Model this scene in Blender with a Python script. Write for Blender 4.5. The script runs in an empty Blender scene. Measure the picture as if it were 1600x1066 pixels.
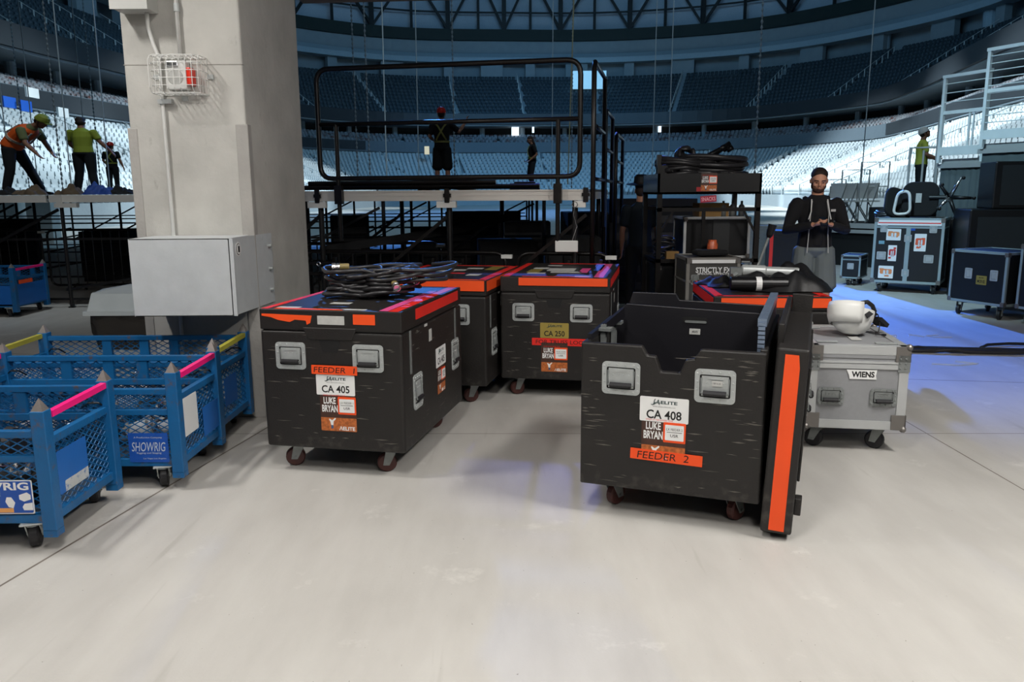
import bpy, math, random
import numpy as np
from mathutils import Vector, Matrix
random.seed(7)
SC = bpy.context.scene
COL = SC.collection
R = math.radians
# ------------------------------------------------------------------ camera
F_PX, TILT, ROLL, CAM_H = 1250.0, R(10.55), R(0.36), 1.55
cam_d = bpy.data.cameras.new('camera'); cam = bpy.data.objects.new('camera', cam_d); COL.objects.link(cam)
cam_d.sensor_width = 36.0; cam_d.lens = 36.0 * F_PX / 1600.0; cam_d.clip_end = 400
cam.matrix_world = Matrix.Translation((0, 0, CAM_H)) @ Matrix.Rotation(R(90) - TILT, 4, 'X') @ Matrix.Rotation(-ROLL, 4, 'Z')
SC.camera = cam
SC.view_settings.view_transform = 'Standard'; SC.view_settings.look = 'None'
SC.view_settings.gamma = 1.0; SC.view_settings.exposure = 0.0
SC.cycles.max_bounces = 6; SC.cycles.diffuse_bounces = 3; SC.cycles.use_denoising = True
try: SC.cycles.sample_clamp_indirect = 6
except Exception: pass
# ------------------------------------------------------------------ world
W = bpy.data.worlds.new('world'); SC.world = W; W.use_nodes = True
W.node_tree.nodes['Background'].inputs[0].default_value = (0.30, 0.42, 0.55, 1)
W.node_tree.nodes['Background'].inputs[1].default_value = 0.03
# ------------------------------------------------------------------ lights
def area(name, loc, target, size, energy, color, sizey=None):
    l = bpy.data.lights.new(name, 'AREA'); l.energy = energy; l.color = color; l.shape = 'RECTANGLE'
    l.size = size; l.size_y = sizey or size
    o = bpy.data.objects.new(name, l); COL.objects.link(o); o.location = loc
    o.rotation_euler = (Vector(target) - Vector(loc)).to_track_quat('-Z', 'Y').to_euler(); return o
def spot(name, loc, target, deg, energy, color, blend=.4, rad=.5):
    l = bpy.data.lights.new(name, 'SPOT'); l.energy = energy; l.color = color
    l.spot_size = R(deg); l.spot_blend = blend; l.shadow_soft_size = rad
    o = bpy.data.objects.new(name, l); COL.objects.link(o); o.location = loc
    o.rotation_euler = (Vector(target) - Vector(loc)).to_track_quat('-Z', 'Y').to_euler(); return o
CEIL = 4.25
WARM = (1.0, 0.975, 0.94)
CEIL_LIGHTS = [(-3.3, 3.6, .25, .6, 95), (-.6, 1.2, .5, 1.2, 115), (2.9, 2.4, .5, 1.2, 175), (.8, -1.6, .5, 1.2, 115)]
for i, (x, y, sx, sy, e) in enumerate(CEIL_LIGHTS):
    area('ceiling_lamp', (x, y, CEIL - .13), (x, y, 0), sx, e, WARM, sy)
CW = (.78, .93, 1.0)
for tx, ty, e in ((-22, 36, 34000), (-23, 50, 40000), (-22, 66, 42000), (-20, 82, 30000)):
    spot('bowl_lamp', (tx + 22, ty + 4, 24), (tx, ty, 3.0), 46, e, CW, .5)
for tx, ty, e in ((22, 36, 45000), (26, 52, 90000), (29, 68, 105000), (29.5, 84, 80000)):
    spot('bowl_lamp', (tx - 22, ty + 2, 24), (tx, ty, 3.0), 44, e, CW, .5)
spot('stage_fill_light', (-3, 4, 20), (-8, 15, 2), 40, 5200, (.85, .95, 1.0), .6, .6)  # added fill without a real source, brightens the workers on the left stage
spot('stage_fill_light', (4, 5.5, 19), (2, 20, 4), 60, 5000, (.7, .88, 1.0), .8, .6)  # second added fill, lifts the hanging chains and the stage beyond
area('arena_fill_light', (-3, 28, 26), (-30, 46, 13), 8, 3000, (.35, .7, 1.0), 8)  # invented fill that raises the upper left stands
area('arena_fill_light', (5, 34, 26), (34, 62, 13), 8, 2000, (.35, .7, 1.0), 8)  # matching invented fill for the upper right stands
spot('floor_lamp', (0, 60, 24), (0, 60, 0), 80, 16000, (.12, .32, 1.0), .8, 1)
BLUE = (.10, .38, 1.0); TEAL = (.22, .55, 1.0)
spot('far_bowl_lamp', (3, 66, 23), (3, 100, 3), 70, 14000, (.15, .50, 1.0), .8)
area('arena_fill_light', (3, 55, 26), (3, 85, 8), 26, 6500, (.22, .52, .85), 10)
spot('stage_blue_lamp', (5.5, 27, 9.5), (4.2, 10.2, 0), 14.5, 36000, (.06, .22, 1.0), .6, .15)
spot('stage_blue_lamp', (1.6, 19, 9.5), (.7, 6.9, 1.0), 9, 3000, (.14, .2, 1.0), .9, .1)
spot('stage_blue_lamp', (-4, 34, 12), (-3, 18, 0), 60, 6500, (.08, .3, 1.0), .8, .3)
spot('side_fill_light', (1.0, 7.5, 8), (6.3, 12, 1.5), 42, 3200, (.55, .85, 1.0), .8, .4)  # added fill for the chair, railings and case fronts at the right
spot('side_fill_light', (3.5, 3.0, 4.0), (3.3, 8.5, 1.4), 34, 330, (1, .93, .85), .8, .4)  # added fill with no fixture, brightens the man's face
# ------------------------------------------------------------------ pixel helpers
_f = Vector((0, math.cos(TILT), -math.sin(TILT))); _u0 = Vector((0, math.sin(TILT), math.cos(TILT))); _r0 = Vector((1, 0, 0))
_r = _r0 * math.cos(ROLL) - _u0 * math.sin(ROLL); _u = _u0 * math.cos(ROLL) + _r0 * math.sin(ROLL)
def _ray(x, y): return _f + _r * ((x - 800) / F_PX) + _u * ((533 - y) / F_PX)
def at(x, y, Y): d = _ray(x, y); return Vector((0, 0, CAM_H)) + d * (Y / d.y)
def topx(p):
    v = Vector(p) - Vector((0, 0, CAM_H)); w = v.dot(_f)
    return (800 + F_PX * v.dot(_r) / w, 533 - F_PX * v.dot(_u) / w) if w > .1 else (-9999, -9999)
# ------------------------------------------------------------------ materials
def lin(c):
    if isinstance(c, str):
        c = [int(c[i:i + 2], 16) / 255 for i in (0, 2, 4)]
        c = [v / 12.92 if v <= .04045 else ((v + .055) / 1.055) ** 2.4 for v in c]
    return (c[0], c[1], c[2], 1)
MATS = {}
def mat(name, col, rough=.5, metal=0, var=.12, vs=6, bump=0, bs=60, wear=None, wearcol='9a968e', emit=0, alpha=1, ws=(2, 2, 26), lowz=None, spec=None, trans=0):
    if name in MATS: return MATS[name]
    m = bpy.data.materials.new(name); m.use_nodes = True; nt = m.node_tree; N = nt.nodes; L = nt.links
    b = N['Principled BSDF']; b.inputs['Roughness'].default_value = rough; b.inputs['Metallic'].default_value = metal
    if spec is not None: b.inputs['Specular IOR Level'].default_value = spec
    c = lin(col)
    tc = N.new('ShaderNodeTexCoord')
    nz = N.new('ShaderNodeTexNoise'); nz.inputs['Scale'].default_value = vs; nz.inputs['Detail'].default_value = 4
    L.new(tc.outputs['Object'], nz.inputs['Vector'])
    mx = N.new('ShaderNodeMix'); mx.data_type = 'RGBA'
    mx.inputs[6].default_value = tuple(v * (1 - var) for v in c[:3]) + (1,); mx.inputs[7].default_value = tuple(min(1, v * (1 + var)) for v in c[:3]) + (1,)
    L.new(nz.outputs['Fac'], mx.inputs[0]); out = mx.outputs[2]
    if wear:
        mp = N.new('ShaderNodeMapping'); mp.inputs['Scale'].default_value = ws; L.new(tc.outputs['Object'], mp.inputs['Vector'])
        n2 = N.new('ShaderNodeTexNoise'); n2.inputs['Scale'].default_value = 3.5; n2.inputs['Detail'].default_value = 6; n2.inputs['Roughness'].default_value = .7
        L.new(mp.outputs[0], n2.inputs['Vector'])
        cr = N.new('ShaderNodeValToRGB'); cr.color_ramp.elements[0].position = 1 - wear; cr.color_ramp.elements[1].position = min(1, 1 - wear + .14)
        L.new(n2.outputs['Fac'], cr.inputs[0]); fac = cr.outputs[0]
        if lowz is not None:
            sp = N.new('ShaderNodeSeparateXYZ'); L.new(tc.outputs['Object'], sp.inputs[0])
            n3 = N.new('ShaderNodeTexNoise'); n3.inputs['Scale'].default_value = 22; n3.inputs['Detail'].default_value = 6
            L.new(tc.outputs['Object'], n3.inputs['Vector'])
            c3 = N.new('ShaderNodeValToRGB'); c3.color_ramp.elements[0].position = .5; c3.color_ramp.elements[1].position = .72
            L.new(n3.outputs['Fac'], c3.inputs[0])
            lt = N.new('ShaderNodeMapRange'); lt.inputs[1].default_value = lowz; lt.inputs[2].default_value = lowz - .06; lt.inputs[3].default_value = 0; lt.inputs[4].default_value = .6
            L.new(sp.outputs['Z'], lt.inputs[0])
            mu = N.new('ShaderNodeMath'); mu.operation = 'MULTIPLY'; L.new(c3.outputs[0], mu.inputs[0]); L.new(lt.outputs[0], mu.inputs[1])
            ad = N.new('ShaderNodeMath'); ad.operation = 'MAXIMUM'; L.new(fac, ad.inputs[0]); L.new(mu.outputs[0], ad.inputs[1]); fac = ad.outputs[0]
        m2 = N.new('ShaderNodeMix'); m2.data_type = 'RGBA'; m2.inputs[7].default_value = lin(wearcol)
        L.new(fac, m2.inputs[0]); L.new(out, m2.inputs[6]); out = m2.outputs[2]
    L.new(out, b.inputs['Base Color'])
    if bump:
        nb = N.new('ShaderNodeTexNoise'); nb.inputs['Scale'].default_value = bs; nb.inputs['Detail'].default_value = 3; L.new(tc.outputs['Object'], nb.inputs['Vector'])
        bp = N.new('ShaderNodeBump'); bp.inputs['Strength'].default_value = bump; bp.inputs['Distance'].default_value = .01
        L.new(nb.outputs['Fac'], bp.inputs['Height']); L.new(bp.outputs[0], b.inputs['Normal'])
    if emit:
        b.inputs['Emission Color'].default_value = c; b.inputs['Emission Strength'].default_value = emit
    if alpha < 1: b.inputs['Alpha'].default_value = alpha
    if trans: b.inputs['Transmission Weight'].default_value = trans
    MATS[name] = m; return m
M_black = mat('black_case', '1b1816', .5, var=.2, bump=.15, bs=120, wear=.23, wearcol='46423d', ws=(1.5, 1.5, 9), lowz=.25)
M_blackin = mat('black_plastic', '16151a', .42, var=.1)
M_blk = mat('black_metal', '0e0e10', .38, metal=.2)
M_tube = mat('black_tube', '1a1716', .33, metal=.3)
M_ink = mat('ink', '0a0a0a', .6, var=0)
M_zinc = mat('zinc', 'b2b6b5', .42, metal=.3, var=.15, vs=30)
M_zincd = mat('zinc_dark', '858988', .42, metal=.4, var=.2, vs=30)
M_galv = mat('galvanised', 'c6cacc', .5, metal=.12, var=.12, vs=9, bump=.05, wear=.33, wearcol='a4abae', ws=(2, 2, 2))
M_alu = mat('aluminium', 'b9bbbb', .45, metal=.35, var=.1, wear=.3, wearcol='8a8780')
M_chrome = mat('chrome', 'd4d6d8', .2, metal=.95, var=.03)
M_orange = mat('orange_tape', 'f04f14', .55, var=.08, wear=.25, wearcol='6b2a12', ws=(5, 5, 5))
M_redtape = mat('red_tape', 'e0261c', .5, var=.1, wear=.24, wearcol='5a1512', ws=(5, 5, 5))
M_pinktape = mat('pink_tape', 'e0508f', .5)
M_white = mat('white_label', 'e6e6e4', .5, var=.03)
M_wh2 = mat('grey_label', 'b8b8b4', .55, var=.2, vs=40)
M_gold = mat('gold_label', 'a8954a', .4, metal=.4)
M_blue = mat('blue_paint', '0c5a90', .45, var=.25, bump=.1, wear=.43, wearcol='5a4a42', ws=(5, 5, 5))
M_blue2 = mat('blue_plate', '145fae', .45, var=.12, wear=.3, wearcol='c9cbc9', ws=(5, 5, 5))
M_sign = mat('blue_sign', '1c4fa6', .4, var=.03)
M_pink = mat('pink_tube', 'f5197e', .45, var=.05, emit=0)
M_yel = mat('yellow_tube', 'a8a23c', .55, var=.2, wear=.35, wearcol='5f6a50')
M_rub = mat('rubber', '17161a', .55)
M_wheel = mat('wheel_brown', '4a2420', .5, var=.2)
M_conc = mat('concrete', 'b6b4ae', .85, var=.3, vs=3.2, bump=.3, bs=25, wear=.36, wearcol='8f8b84', ws=(1.6, 1.6, .7))
M_conc2 = mat('concrete_patch', 'a6a39e', .85, var=.15, vs=5, bump=.4, bs=30, wear=.34, wearcol='77736e', ws=(6, 6, .8))
M_whm = mat('white_metal', 'dcdcd8', .45)
M_cable = mat('cable_rubber', '2a292b', .36)
M_skin = mat('skin', 'b98468', .55, var=.08)
M_skind = mat('skin_tan', '9a6b52', .55, var=.08)
M_hair = mat('hair', '2a1b14', .7, var=.3, vs=80, bump=.4, bs=200)
M_cloth = mat('black_cloth', '0e0e10', .9, bump=.3, bs=18)
M_grey = mat('grey_laminate', '8b8c8e', .6, var=.07, vs=60)
M_rail = mat('pale_rail', 'dde3e4', .4)
M_screen = mat('grey_bag', '8c9196', .6)
# ------------------------------------------------------------------ mesh builder
class MB:
    def __init__(s): s.v = []; s.f = []
    def add(s, vs, fs, M=None):
        n = len(s.v)
        for p in vs:
            p = Vector(p); s.v.append(tuple(M @ p) if M is not None else tuple(p))
        for f in fs: s.f.append([i + n for i in f])
        return s
    def box(s, x0, x1, y0, y1, z0, z1, M=None):
        x0, x1 = min(x0, x1), max(x0, x1); y0, y1 = min(y0, y1), max(y0, y1); z0, z1 = min(z0, z1), max(z0, z1)
        return s.add([(x0, y0, z0), (x1, y0, z0), (x1, y1, z0), (x0, y1, z0), (x0, y0, z1), (x1, y0, z1), (x1, y1, z1), (x0, y1, z1)],
                     [(0, 3, 2, 1), (4, 5, 6, 7), (0, 1, 5, 4), (1, 2, 6, 5), (2, 3, 7, 6), (3, 0, 4, 7)], M)
    def prism(s, poly, z0, z1, M=None):      # poly in local XY (ccw), extruded along Z
        n = len(poly)
        return s.add([(x, y, z0) for x, y in poly] + [(x, y, z1) for x, y in poly],
                     [list(range(n))[::-1], list(range(n, 2 * n))] + [(i, (i + 1) % n, n + (i + 1) % n, n + i) for i in range(n)], M)
    def ring(s, outer, inner, z0, z1, M=None):
        n = len(outer)
        vs = [(x, y, z) for z in (z0, z1) for P in (outer, inner) for x, y in P]
        fs = []
        for i in range(n):
            j = (i + 1) % n
            fs += [(i, n + i, n + j, j), (2 * n + i, 2 * n + j, 3 * n + j, 3 * n + i), (i, j, 2 * n + j, 2 * n + i), (n + i, 3 * n + i, 3 * n + j, n + j)]
        return s.add(vs, fs, M)
    def bar(s, p, q, w, h=None, M=None, upv=(0, 0, 1)):
        p, q = Vector(p), Vector(q); d = (q - p).normalized(); h = h or w; u = Vector(upv)
        if abs(d.dot(u)) > .98: u = Vector((0, 1, 0))
        a = d.cross(u).normalized() * (w / 2); b = a.cross(d).normalized() * (h / 2)
        vs = [c + sa * a + sb * b for c in (p, q) for sa, sb in ((-1, -1), (1, -1), (1, 1), (-1, 1))]
        return s.add(vs, [(0, 1, 2, 3), (7, 6, 5, 4), (0, 4, 5, 1), (1, 5, 6, 2), (2, 6, 7, 3), (3, 7, 4, 0)], M)
    def tube(s, pts, r, n=8, closed=False, M=None, caps=True):
        pts = [Vector(p) for p in pts]; m = len(pts); rr = r if isinstance(r, (list, tuple)) else [r] * m
        vs = []; prev = None
        for i, p in enumerate(pts):
            a = pts[(i - 1) % m] if (closed or i > 0) else p; b = pts[(i + 1) % m] if (closed or i < m - 1) else p
            t = (b - a).normalized()
            if prev is None:
                up = Vector((0, 0, 1)) if abs(t.z) < .9 else Vector((1, 0, 0)); u = t.cross(up).normalized()
            else:
                u = (prev - t * prev.dot(t)); u = u.normalized() if u.length > 1e-6 else t.orthogonal().normalized()
            prev = u; w = t.cross(u)
            for k in range(n):
                an = 2 * math.pi * k / n; vs.append(p + (u * math.cos(an) + w * math.sin(an)) * rr[i])
        fs = []
        for i in range(m if closed else m - 1):
            j = (i + 1) % m
            for k in range(n): fs.append((i * n + k, i * n + (k + 1) % n, j * n + (k + 1) % n, j * n + k))
        if not closed and caps: fs += [list(range(n))[::-1], [(m - 1) * n + k for k in range(n)]]
        return s.add(vs, fs, M)
    def lathe(s, prof, n=20, M=None):         # prof [(r,z)]
        vs = [(r * math.cos(2 * math.pi * k / n), r * math.sin(2 * math.pi * k / n), z) for r, z in prof for k in range(n)]
        m = len(prof); fs = [(i * n + k, i * n + (k + 1) % n, (i + 1) * n + (k + 1) % n, (i + 1) * n + k) for i in range(m - 1) for k in range(n)]
        fs += [list(range(n))[::-1], [(m - 1) * n + k for k in range(n)]]
        return s.add(vs, fs, M)
    def ell(s, c, r, n=16, M=None):
        c = Vector(c); vs = []; fs = []; h = n // 2
        for i in range(h + 1):
            t = math.pi * i / h
            for k in range(n):
                a = 2 * math.pi * k / n; vs.append((c.x + r[0] * math.sin(t) * math.cos(a), c.y + r[1] * math.sin(t) * math.sin(a), c.z + r[2] * math.cos(t)))
        for i in range(h):
            for k in range(n): fs.append((i * n + k, (i + 1) * n + k, (i + 1) * n + (k + 1) % n, i * n + (k + 1) % n))
        return s.add(vs, fs, M)
    def build(s, name, m, parent=None, smooth=False, bevel=0, seg=2, label=None, kind=None):
        me = bpy.data.meshes.new(name); me.from_pydata(s.v, [], s.f); me.materials.append(m)
        if smooth: me.polygons.foreach_set('use_smooth', [True] * len(me.polygons))
        o = bpy.data.objects.new(name, me); COL.objects.link(o)
        if parent: o.parent = parent
        if bevel:
            b = o.modifiers.new('bevel', 'BEVEL'); b.width = bevel; b.segments = seg; b.limit_method = 'ANGLE'
        if label: o['label'] = label
        if kind: o['kind'] = kind
        me.update(); return o
def tag(o, label, cat, group=None, kind=None):
    if label: o['label'] = label
    if cat: o['category'] = cat
    if group: o['group'] = group
    if kind: o['kind'] = kind
    return o
def thing(name, label, cat, loc=(0, 0, 0), rz=0, group=None):
    o = bpy.data.objects.new(name, None); COL.objects.link(o); o.location = loc; o.rotation_euler = (0, 0, rz); o.empty_display_size = .1
    return tag(o, label, cat, group)
def struct(o): o['kind'] = 'structure'; return o
def dup(root, loc=None, rz=None, label=None, group=None):
    def rec(o, par):
        c = o.copy(); COL.objects.link(c)
        if par: c.parent = par; c.matrix_parent_inverse = o.matrix_parent_inverse.copy()
        for ch in list(o.children): rec(ch, c)
        return c
    r = rec(root, None)
    if loc is not None: r.location = loc
    if rz is not None: r.rotation_euler = (0, 0, rz)
    if label: r['label'] = label
    if group: r['group'] = group
    return r
def rrect(w, h, r, cx=0, cy=0, n=4):
    P = []
    for (sx, sy, a0) in ((1, -1, -90), (1, 1, 0), (-1, 1, 90), (-1, -1, 180)):
        for k in range(n + 1):
            a = R(a0 + 90 * k / n); P.append((cx + sx * (w / 2 - r) + r * math.cos(a), cy + sy * (h / 2 - r) + r * math.sin(a)))
    return P
def frame(o, X, Y):
    X = Vector(X).normalized(); Y = Vector(Y).normalized(); Zv = X.cross(Y)
    m = Matrix((X, Y, Zv)).transposed().to_4x4(); m.translation = Vector(o); return m
def FRONT(d, x=0, z=0): return frame((x, -d / 2, z), (1, 0, 0), (0, 0, 1))
def RIGHT(w, y=0, z=0): return frame((w / 2, y, z), (0, 1, 0), (0, 0, 1))
def LEFT(w, y=0, z=0): return frame((-w / 2, y, z), (0, -1, 0), (0, 0, 1))
def BACK(d, x=0, z=0): return frame((x, d / 2, z), (-1, 0, 0), (0, 0, 1))
def TOP(h, x=0, y=0): return frame((x, y, h), (1, 0, 0), (0, 1, 0))
def text(s, M, cx, cy, w, h, m, parent=None, bold=.0, z=.002, name='lettering', slant=0):
    cu = bpy.data.curves.new('txt', 'FONT'); cu.body = s; cu.size = 1; cu.offset = bold; cu.resolution_u = 3; cu.extrude = .0; cu.shear = slant
    to = bpy.data.objects.new('txt', cu); me = bpy.data.meshes.new_from_object(to)
    vs = np.array([v.co[:] for v in me.vertices]); lo = vs.min(0); hi = vs.max(0)
    if h is None: h = w * (hi[1] - lo[1]) / (hi[0] - lo[0])
    if w is None: w = h * (hi[0] - lo[0]) / (hi[1] - lo[1])
    for v in me.vertices:
        x = cx - w / 2 + (v.co.x - lo[0]) / (hi[0] - lo[0]) * w; y = cy - h / 2 + (v.co.y - lo[1]) / (hi[1] - lo[1]) * h
        v.co = M @ Vector((x, y, z))
    me.materials.clear(); me.materials.append(m); me.name = name
    bpy.data.objects.remove(to); bpy.data.curves.remove(cu)
    o = bpy.data.objects.new(name, me); COL.objects.link(o)
    if parent: o.parent = parent
    return o
def patch(M, cx, cy, w, h, m, parent, name, th=.0015, z=0, r=None, label=None, rot=0):
    if rot: M = M @ Matrix.Translation((cx, cy, 0)) @ Matrix.Rotation(rot, 4, 'Z'); cx = cy = 0
    b = MB(); b.prism(rrect(w, h, r or min(w, h) * .04, cx, cy, 2), z, z + th, M)
    return b.build(name, m, parent, label=label)
# ------------------------------------------------------------------ reusable fittings
def handle(parent, M, cx, cy, w=.17, h=.145, dark=False):
    mp = M_zincd if dark else M_zinc
    Mh = M @ Matrix.Translation((cx, cy, 0))
    b = MB(); b.ring(rrect(w, h, .02), rrect(w * .76, h * .68, .008), 0, .006, Mh)
    for i in range(4):
        for sx in (-1, 1): b.lathe([(.005, .006), (.0035, .009)], 6, Mh @ Matrix.Translation((sx * w * .44, -h * .36 + i * h * .24, 0)))
        for sy in (-1, 1): b.lathe([(.005, .006), (.0035, .009)], 6, Mh @ Matrix.Translation((-w * .33 + i * w * .22, sy * h * .42, 0)))
    o = b.build('recessed_handle', mp, parent)
    b = MB(); b.box(-w * .39, w * .39, -h * .35, h * .35, .0003, .0012, Mh); b.build('recess_shade', M_ink, o)  # flat black sheet painted in as the shadow gap around the dish
    b = MB(); b.box(-w * .33, w * .33, -h * .3, h * .3, .0012, .003, Mh); b.box(-w * .2, w * .2, h * .2, h * .27, .003, .006, Mh)
    for i in range(4): b.lathe([(.004, .003), (.003, .005)], 6, Mh @ Matrix.Translation((-w * .2 + i * w * .133, h * .1, 0)))
    b.build('dish', M_zinc if not dark else M_zincd, o)
    b = MB(); b.tube([(-w * .34, h * .24, .006), (-w * .34, -h * .2, .014), (w * .34, -h * .2, .014), (w * .34, h * .24, .006)], .004, 6, M=Mh); b.build('bail', M_zincd, o)
    b = MB(); b.tube([(-w * .28, -h * .2, .015), (w * .28, -h * .2, .015)], .013, 8, M=Mh); b.build('grip', M_rub, o)
def caster(parent, x, y, top, r=.055, rz=0, wm=None, fm=None):
    Mc = Matrix.Translation((x, y, 0)) @ Matrix.Rotation(rz, 4, 'Z')
    b = MB(); b.box(-.045, .045, -.05, .05, top - .006, top, Mc)
    for s in (-1, 1):
        b.add([(s * .026, -.035, top - .006), (s * .026, .035, top - .006), (s * .026, .055, r * .8), (s * .026, .02, r * .75)] + [(s * .031, -.035, top - .006), (s * .031, .035, top - .006), (s * .031, .055, r * .8), (s * .031, .02, r * .75)],
              [(0, 1, 2, 3), (7, 6, 5, 4), (0, 4, 5, 1), (1, 5, 6, 2), (2, 6, 7, 3), (3, 7, 4, 0)], Mc)
    b.tube([(-.036, .03, r), (.036, .03, r)], .008, 8, M=Mc)
    b.lathe([(.035, top - .02), (.03, top - .006)], 12, Mc)
    o = b.build('caster', fm or M_zincd, parent)
    b = MB(); Mw = Mc @ Matrix.Translation((0, .03, r)) @ Matrix.Rotation(R(90), 4, 'Y')
    b.lathe([(r * .45, -.021), (r * .86, -.021), (r, -.014), (r, .014), (r * .86, .021), (r * .45, .021)], 20, Mw)
    w = b.build('wheel', wm or M_wheel, o, smooth=False)
    return o
def latch(parent, M, cx, cy, w=.07, h=.09, m=None):
    Mh = M @ Matrix.Translation((cx, cy, 0))
    b = MB(); b.ring(rrect(w, h, .012), rrect(w * .7, h * .7, .006), 0, .005, Mh); b.box(-w * .33, w * .33, -h * .33, h * .33, 0, .002, Mh)
    b.box(-w * .2, w * .2, -h * .3, h * .3, .002, .008, Mh); b.build('latch', m or M_zinc, parent)
def poster(parent, M, cx, cy, w, line1, line2):
    h = w * 1.12
    p = patch(M, cx, cy, w, h, mat('poster_dark', '43291f', .5, var=.4, vs=40), parent, 'poster', z=.001)
    mu = mat('poster_crowd', 'b0602c', .5, var=.95, vs=70)
    patch(M, cx, cy - h * .33, w * .99, h * .32, mu, p, 'crowd_picture', z=.0025, th=.0004)
    text('WINDS UP THE SUMMER TOUR', M, cx - w * .1, cy + h * .37, w * .62, h * .035, M_redtape, p, .0, .0032)
    text('LUKE', M, cx - w * .23, cy + h * .24, w * .34, h * .16, M_white, p, .03, .0034)
    text('BRYAN', M, cx - w * .23, cy + h * .05, w * .44, h * .17, M_white, p, .03, .0034)
    b = MB(); Mf = M @ Matrix.Translation((cx - w * .2, cy - h * .32, .003)) @ Matrix.Scale(.62, 4)
    b.prism([(-.03 * w, -.05 * h), (.07 * w, -.05 * h), (.09 * w, .1 * h), (.2 * w, .2 * h), (.17 * w, .24 * h), (.02 * w, .14 * h), (-.08 * w, .2 * h), (-.12 * w, .18 * h), (-.06 * w, .08 * h)], 0, .0005, Mf); b.build('singer_silhouette', M_white, p)
    b = MB(); b.prism([(-.03 * w, -.18 * h), (.07 * w, -.18 * h), (.07 * w, -.05 * h), (-.03 * w, -.05 * h)], 0, .0006, Mf); b.build('singer_jeans', mat('jeans', '38557a', .7), p)
    q = patch(M, cx + w * .25, cy + h * .13, w * .5, h * .42, M_orange, p, 'tape_border', z=.003)
    q2 = patch(M, cx + w * .25, cy + h * .13, w * .42, h * .32, M_white, q, 'paper_tag', z=.0047)
    text(line1, M, cx + w * .25, cy + h * .2, w * .36, h * .05, M_ink, q, .0, .0066)
    text(line2, M, cx + w * .25, cy + h * .07, w * .18, h * .06, M_ink, q, .01, .0066)
    b = MB(); b.box(cx + w * .08, cx + w * .42, cy + h * .135, cy + h * .145, .0064, .0067, M); b.build('rule_line', M_ink, q)
    text('ELITE', M, cx + w * .28, cy - h * .42, w * .34, h * .09, M_white, p, .03, .0034)
    b = MB(); b.tube([M @ Vector((cx + w * .02, cy - h * .46, .004)), M @ Vector((cx + w * .06, cy - h * .37, .004)), M @ Vector((cx + w * .09, cy - h * .46, .004))], w * .012, 5); b.build('logo_mark', M_white, p)
def label_plate(parent, M, cx, cy, w, h, code, m=None, url=True):
    p = patch(M, cx, cy, w, h, m or M_white, parent, 'asset_label', z=.0015, r=.006)
    ink = M_ink; gr = mat('green_ink', '1f3a3a', .5, var=0)
    text('ELITE', M, cx + w * .1, cy + h * .3, w * .34, h * .13, gr, p, .03, .0034)
    b = MB()
    for q in ([(-.27, .2), (-.24, .18), (-.21, .24), (-.2, .38), (-.18, .42)], [(-.22, .2), (-.15, .28), (-.12, .4)], [(-.12, .4), (-.1, .2)], [(-.2, .27), (-.08, .27)]):
        b.tube([(cx + x * w, cy + y * h, .0038) for x, y in q], w * .009, 5, M=M)
    b.build('logo_mark', gr, p)
    if url: text('www.elitemultimedia.com', M, cx, cy + h * .12, w * .46, h * .045, ink, p, 0, .0034)
    text(code, M, cx, cy - h * .2, w * .72, h * .36, ink, p, .02, .0034)
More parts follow.
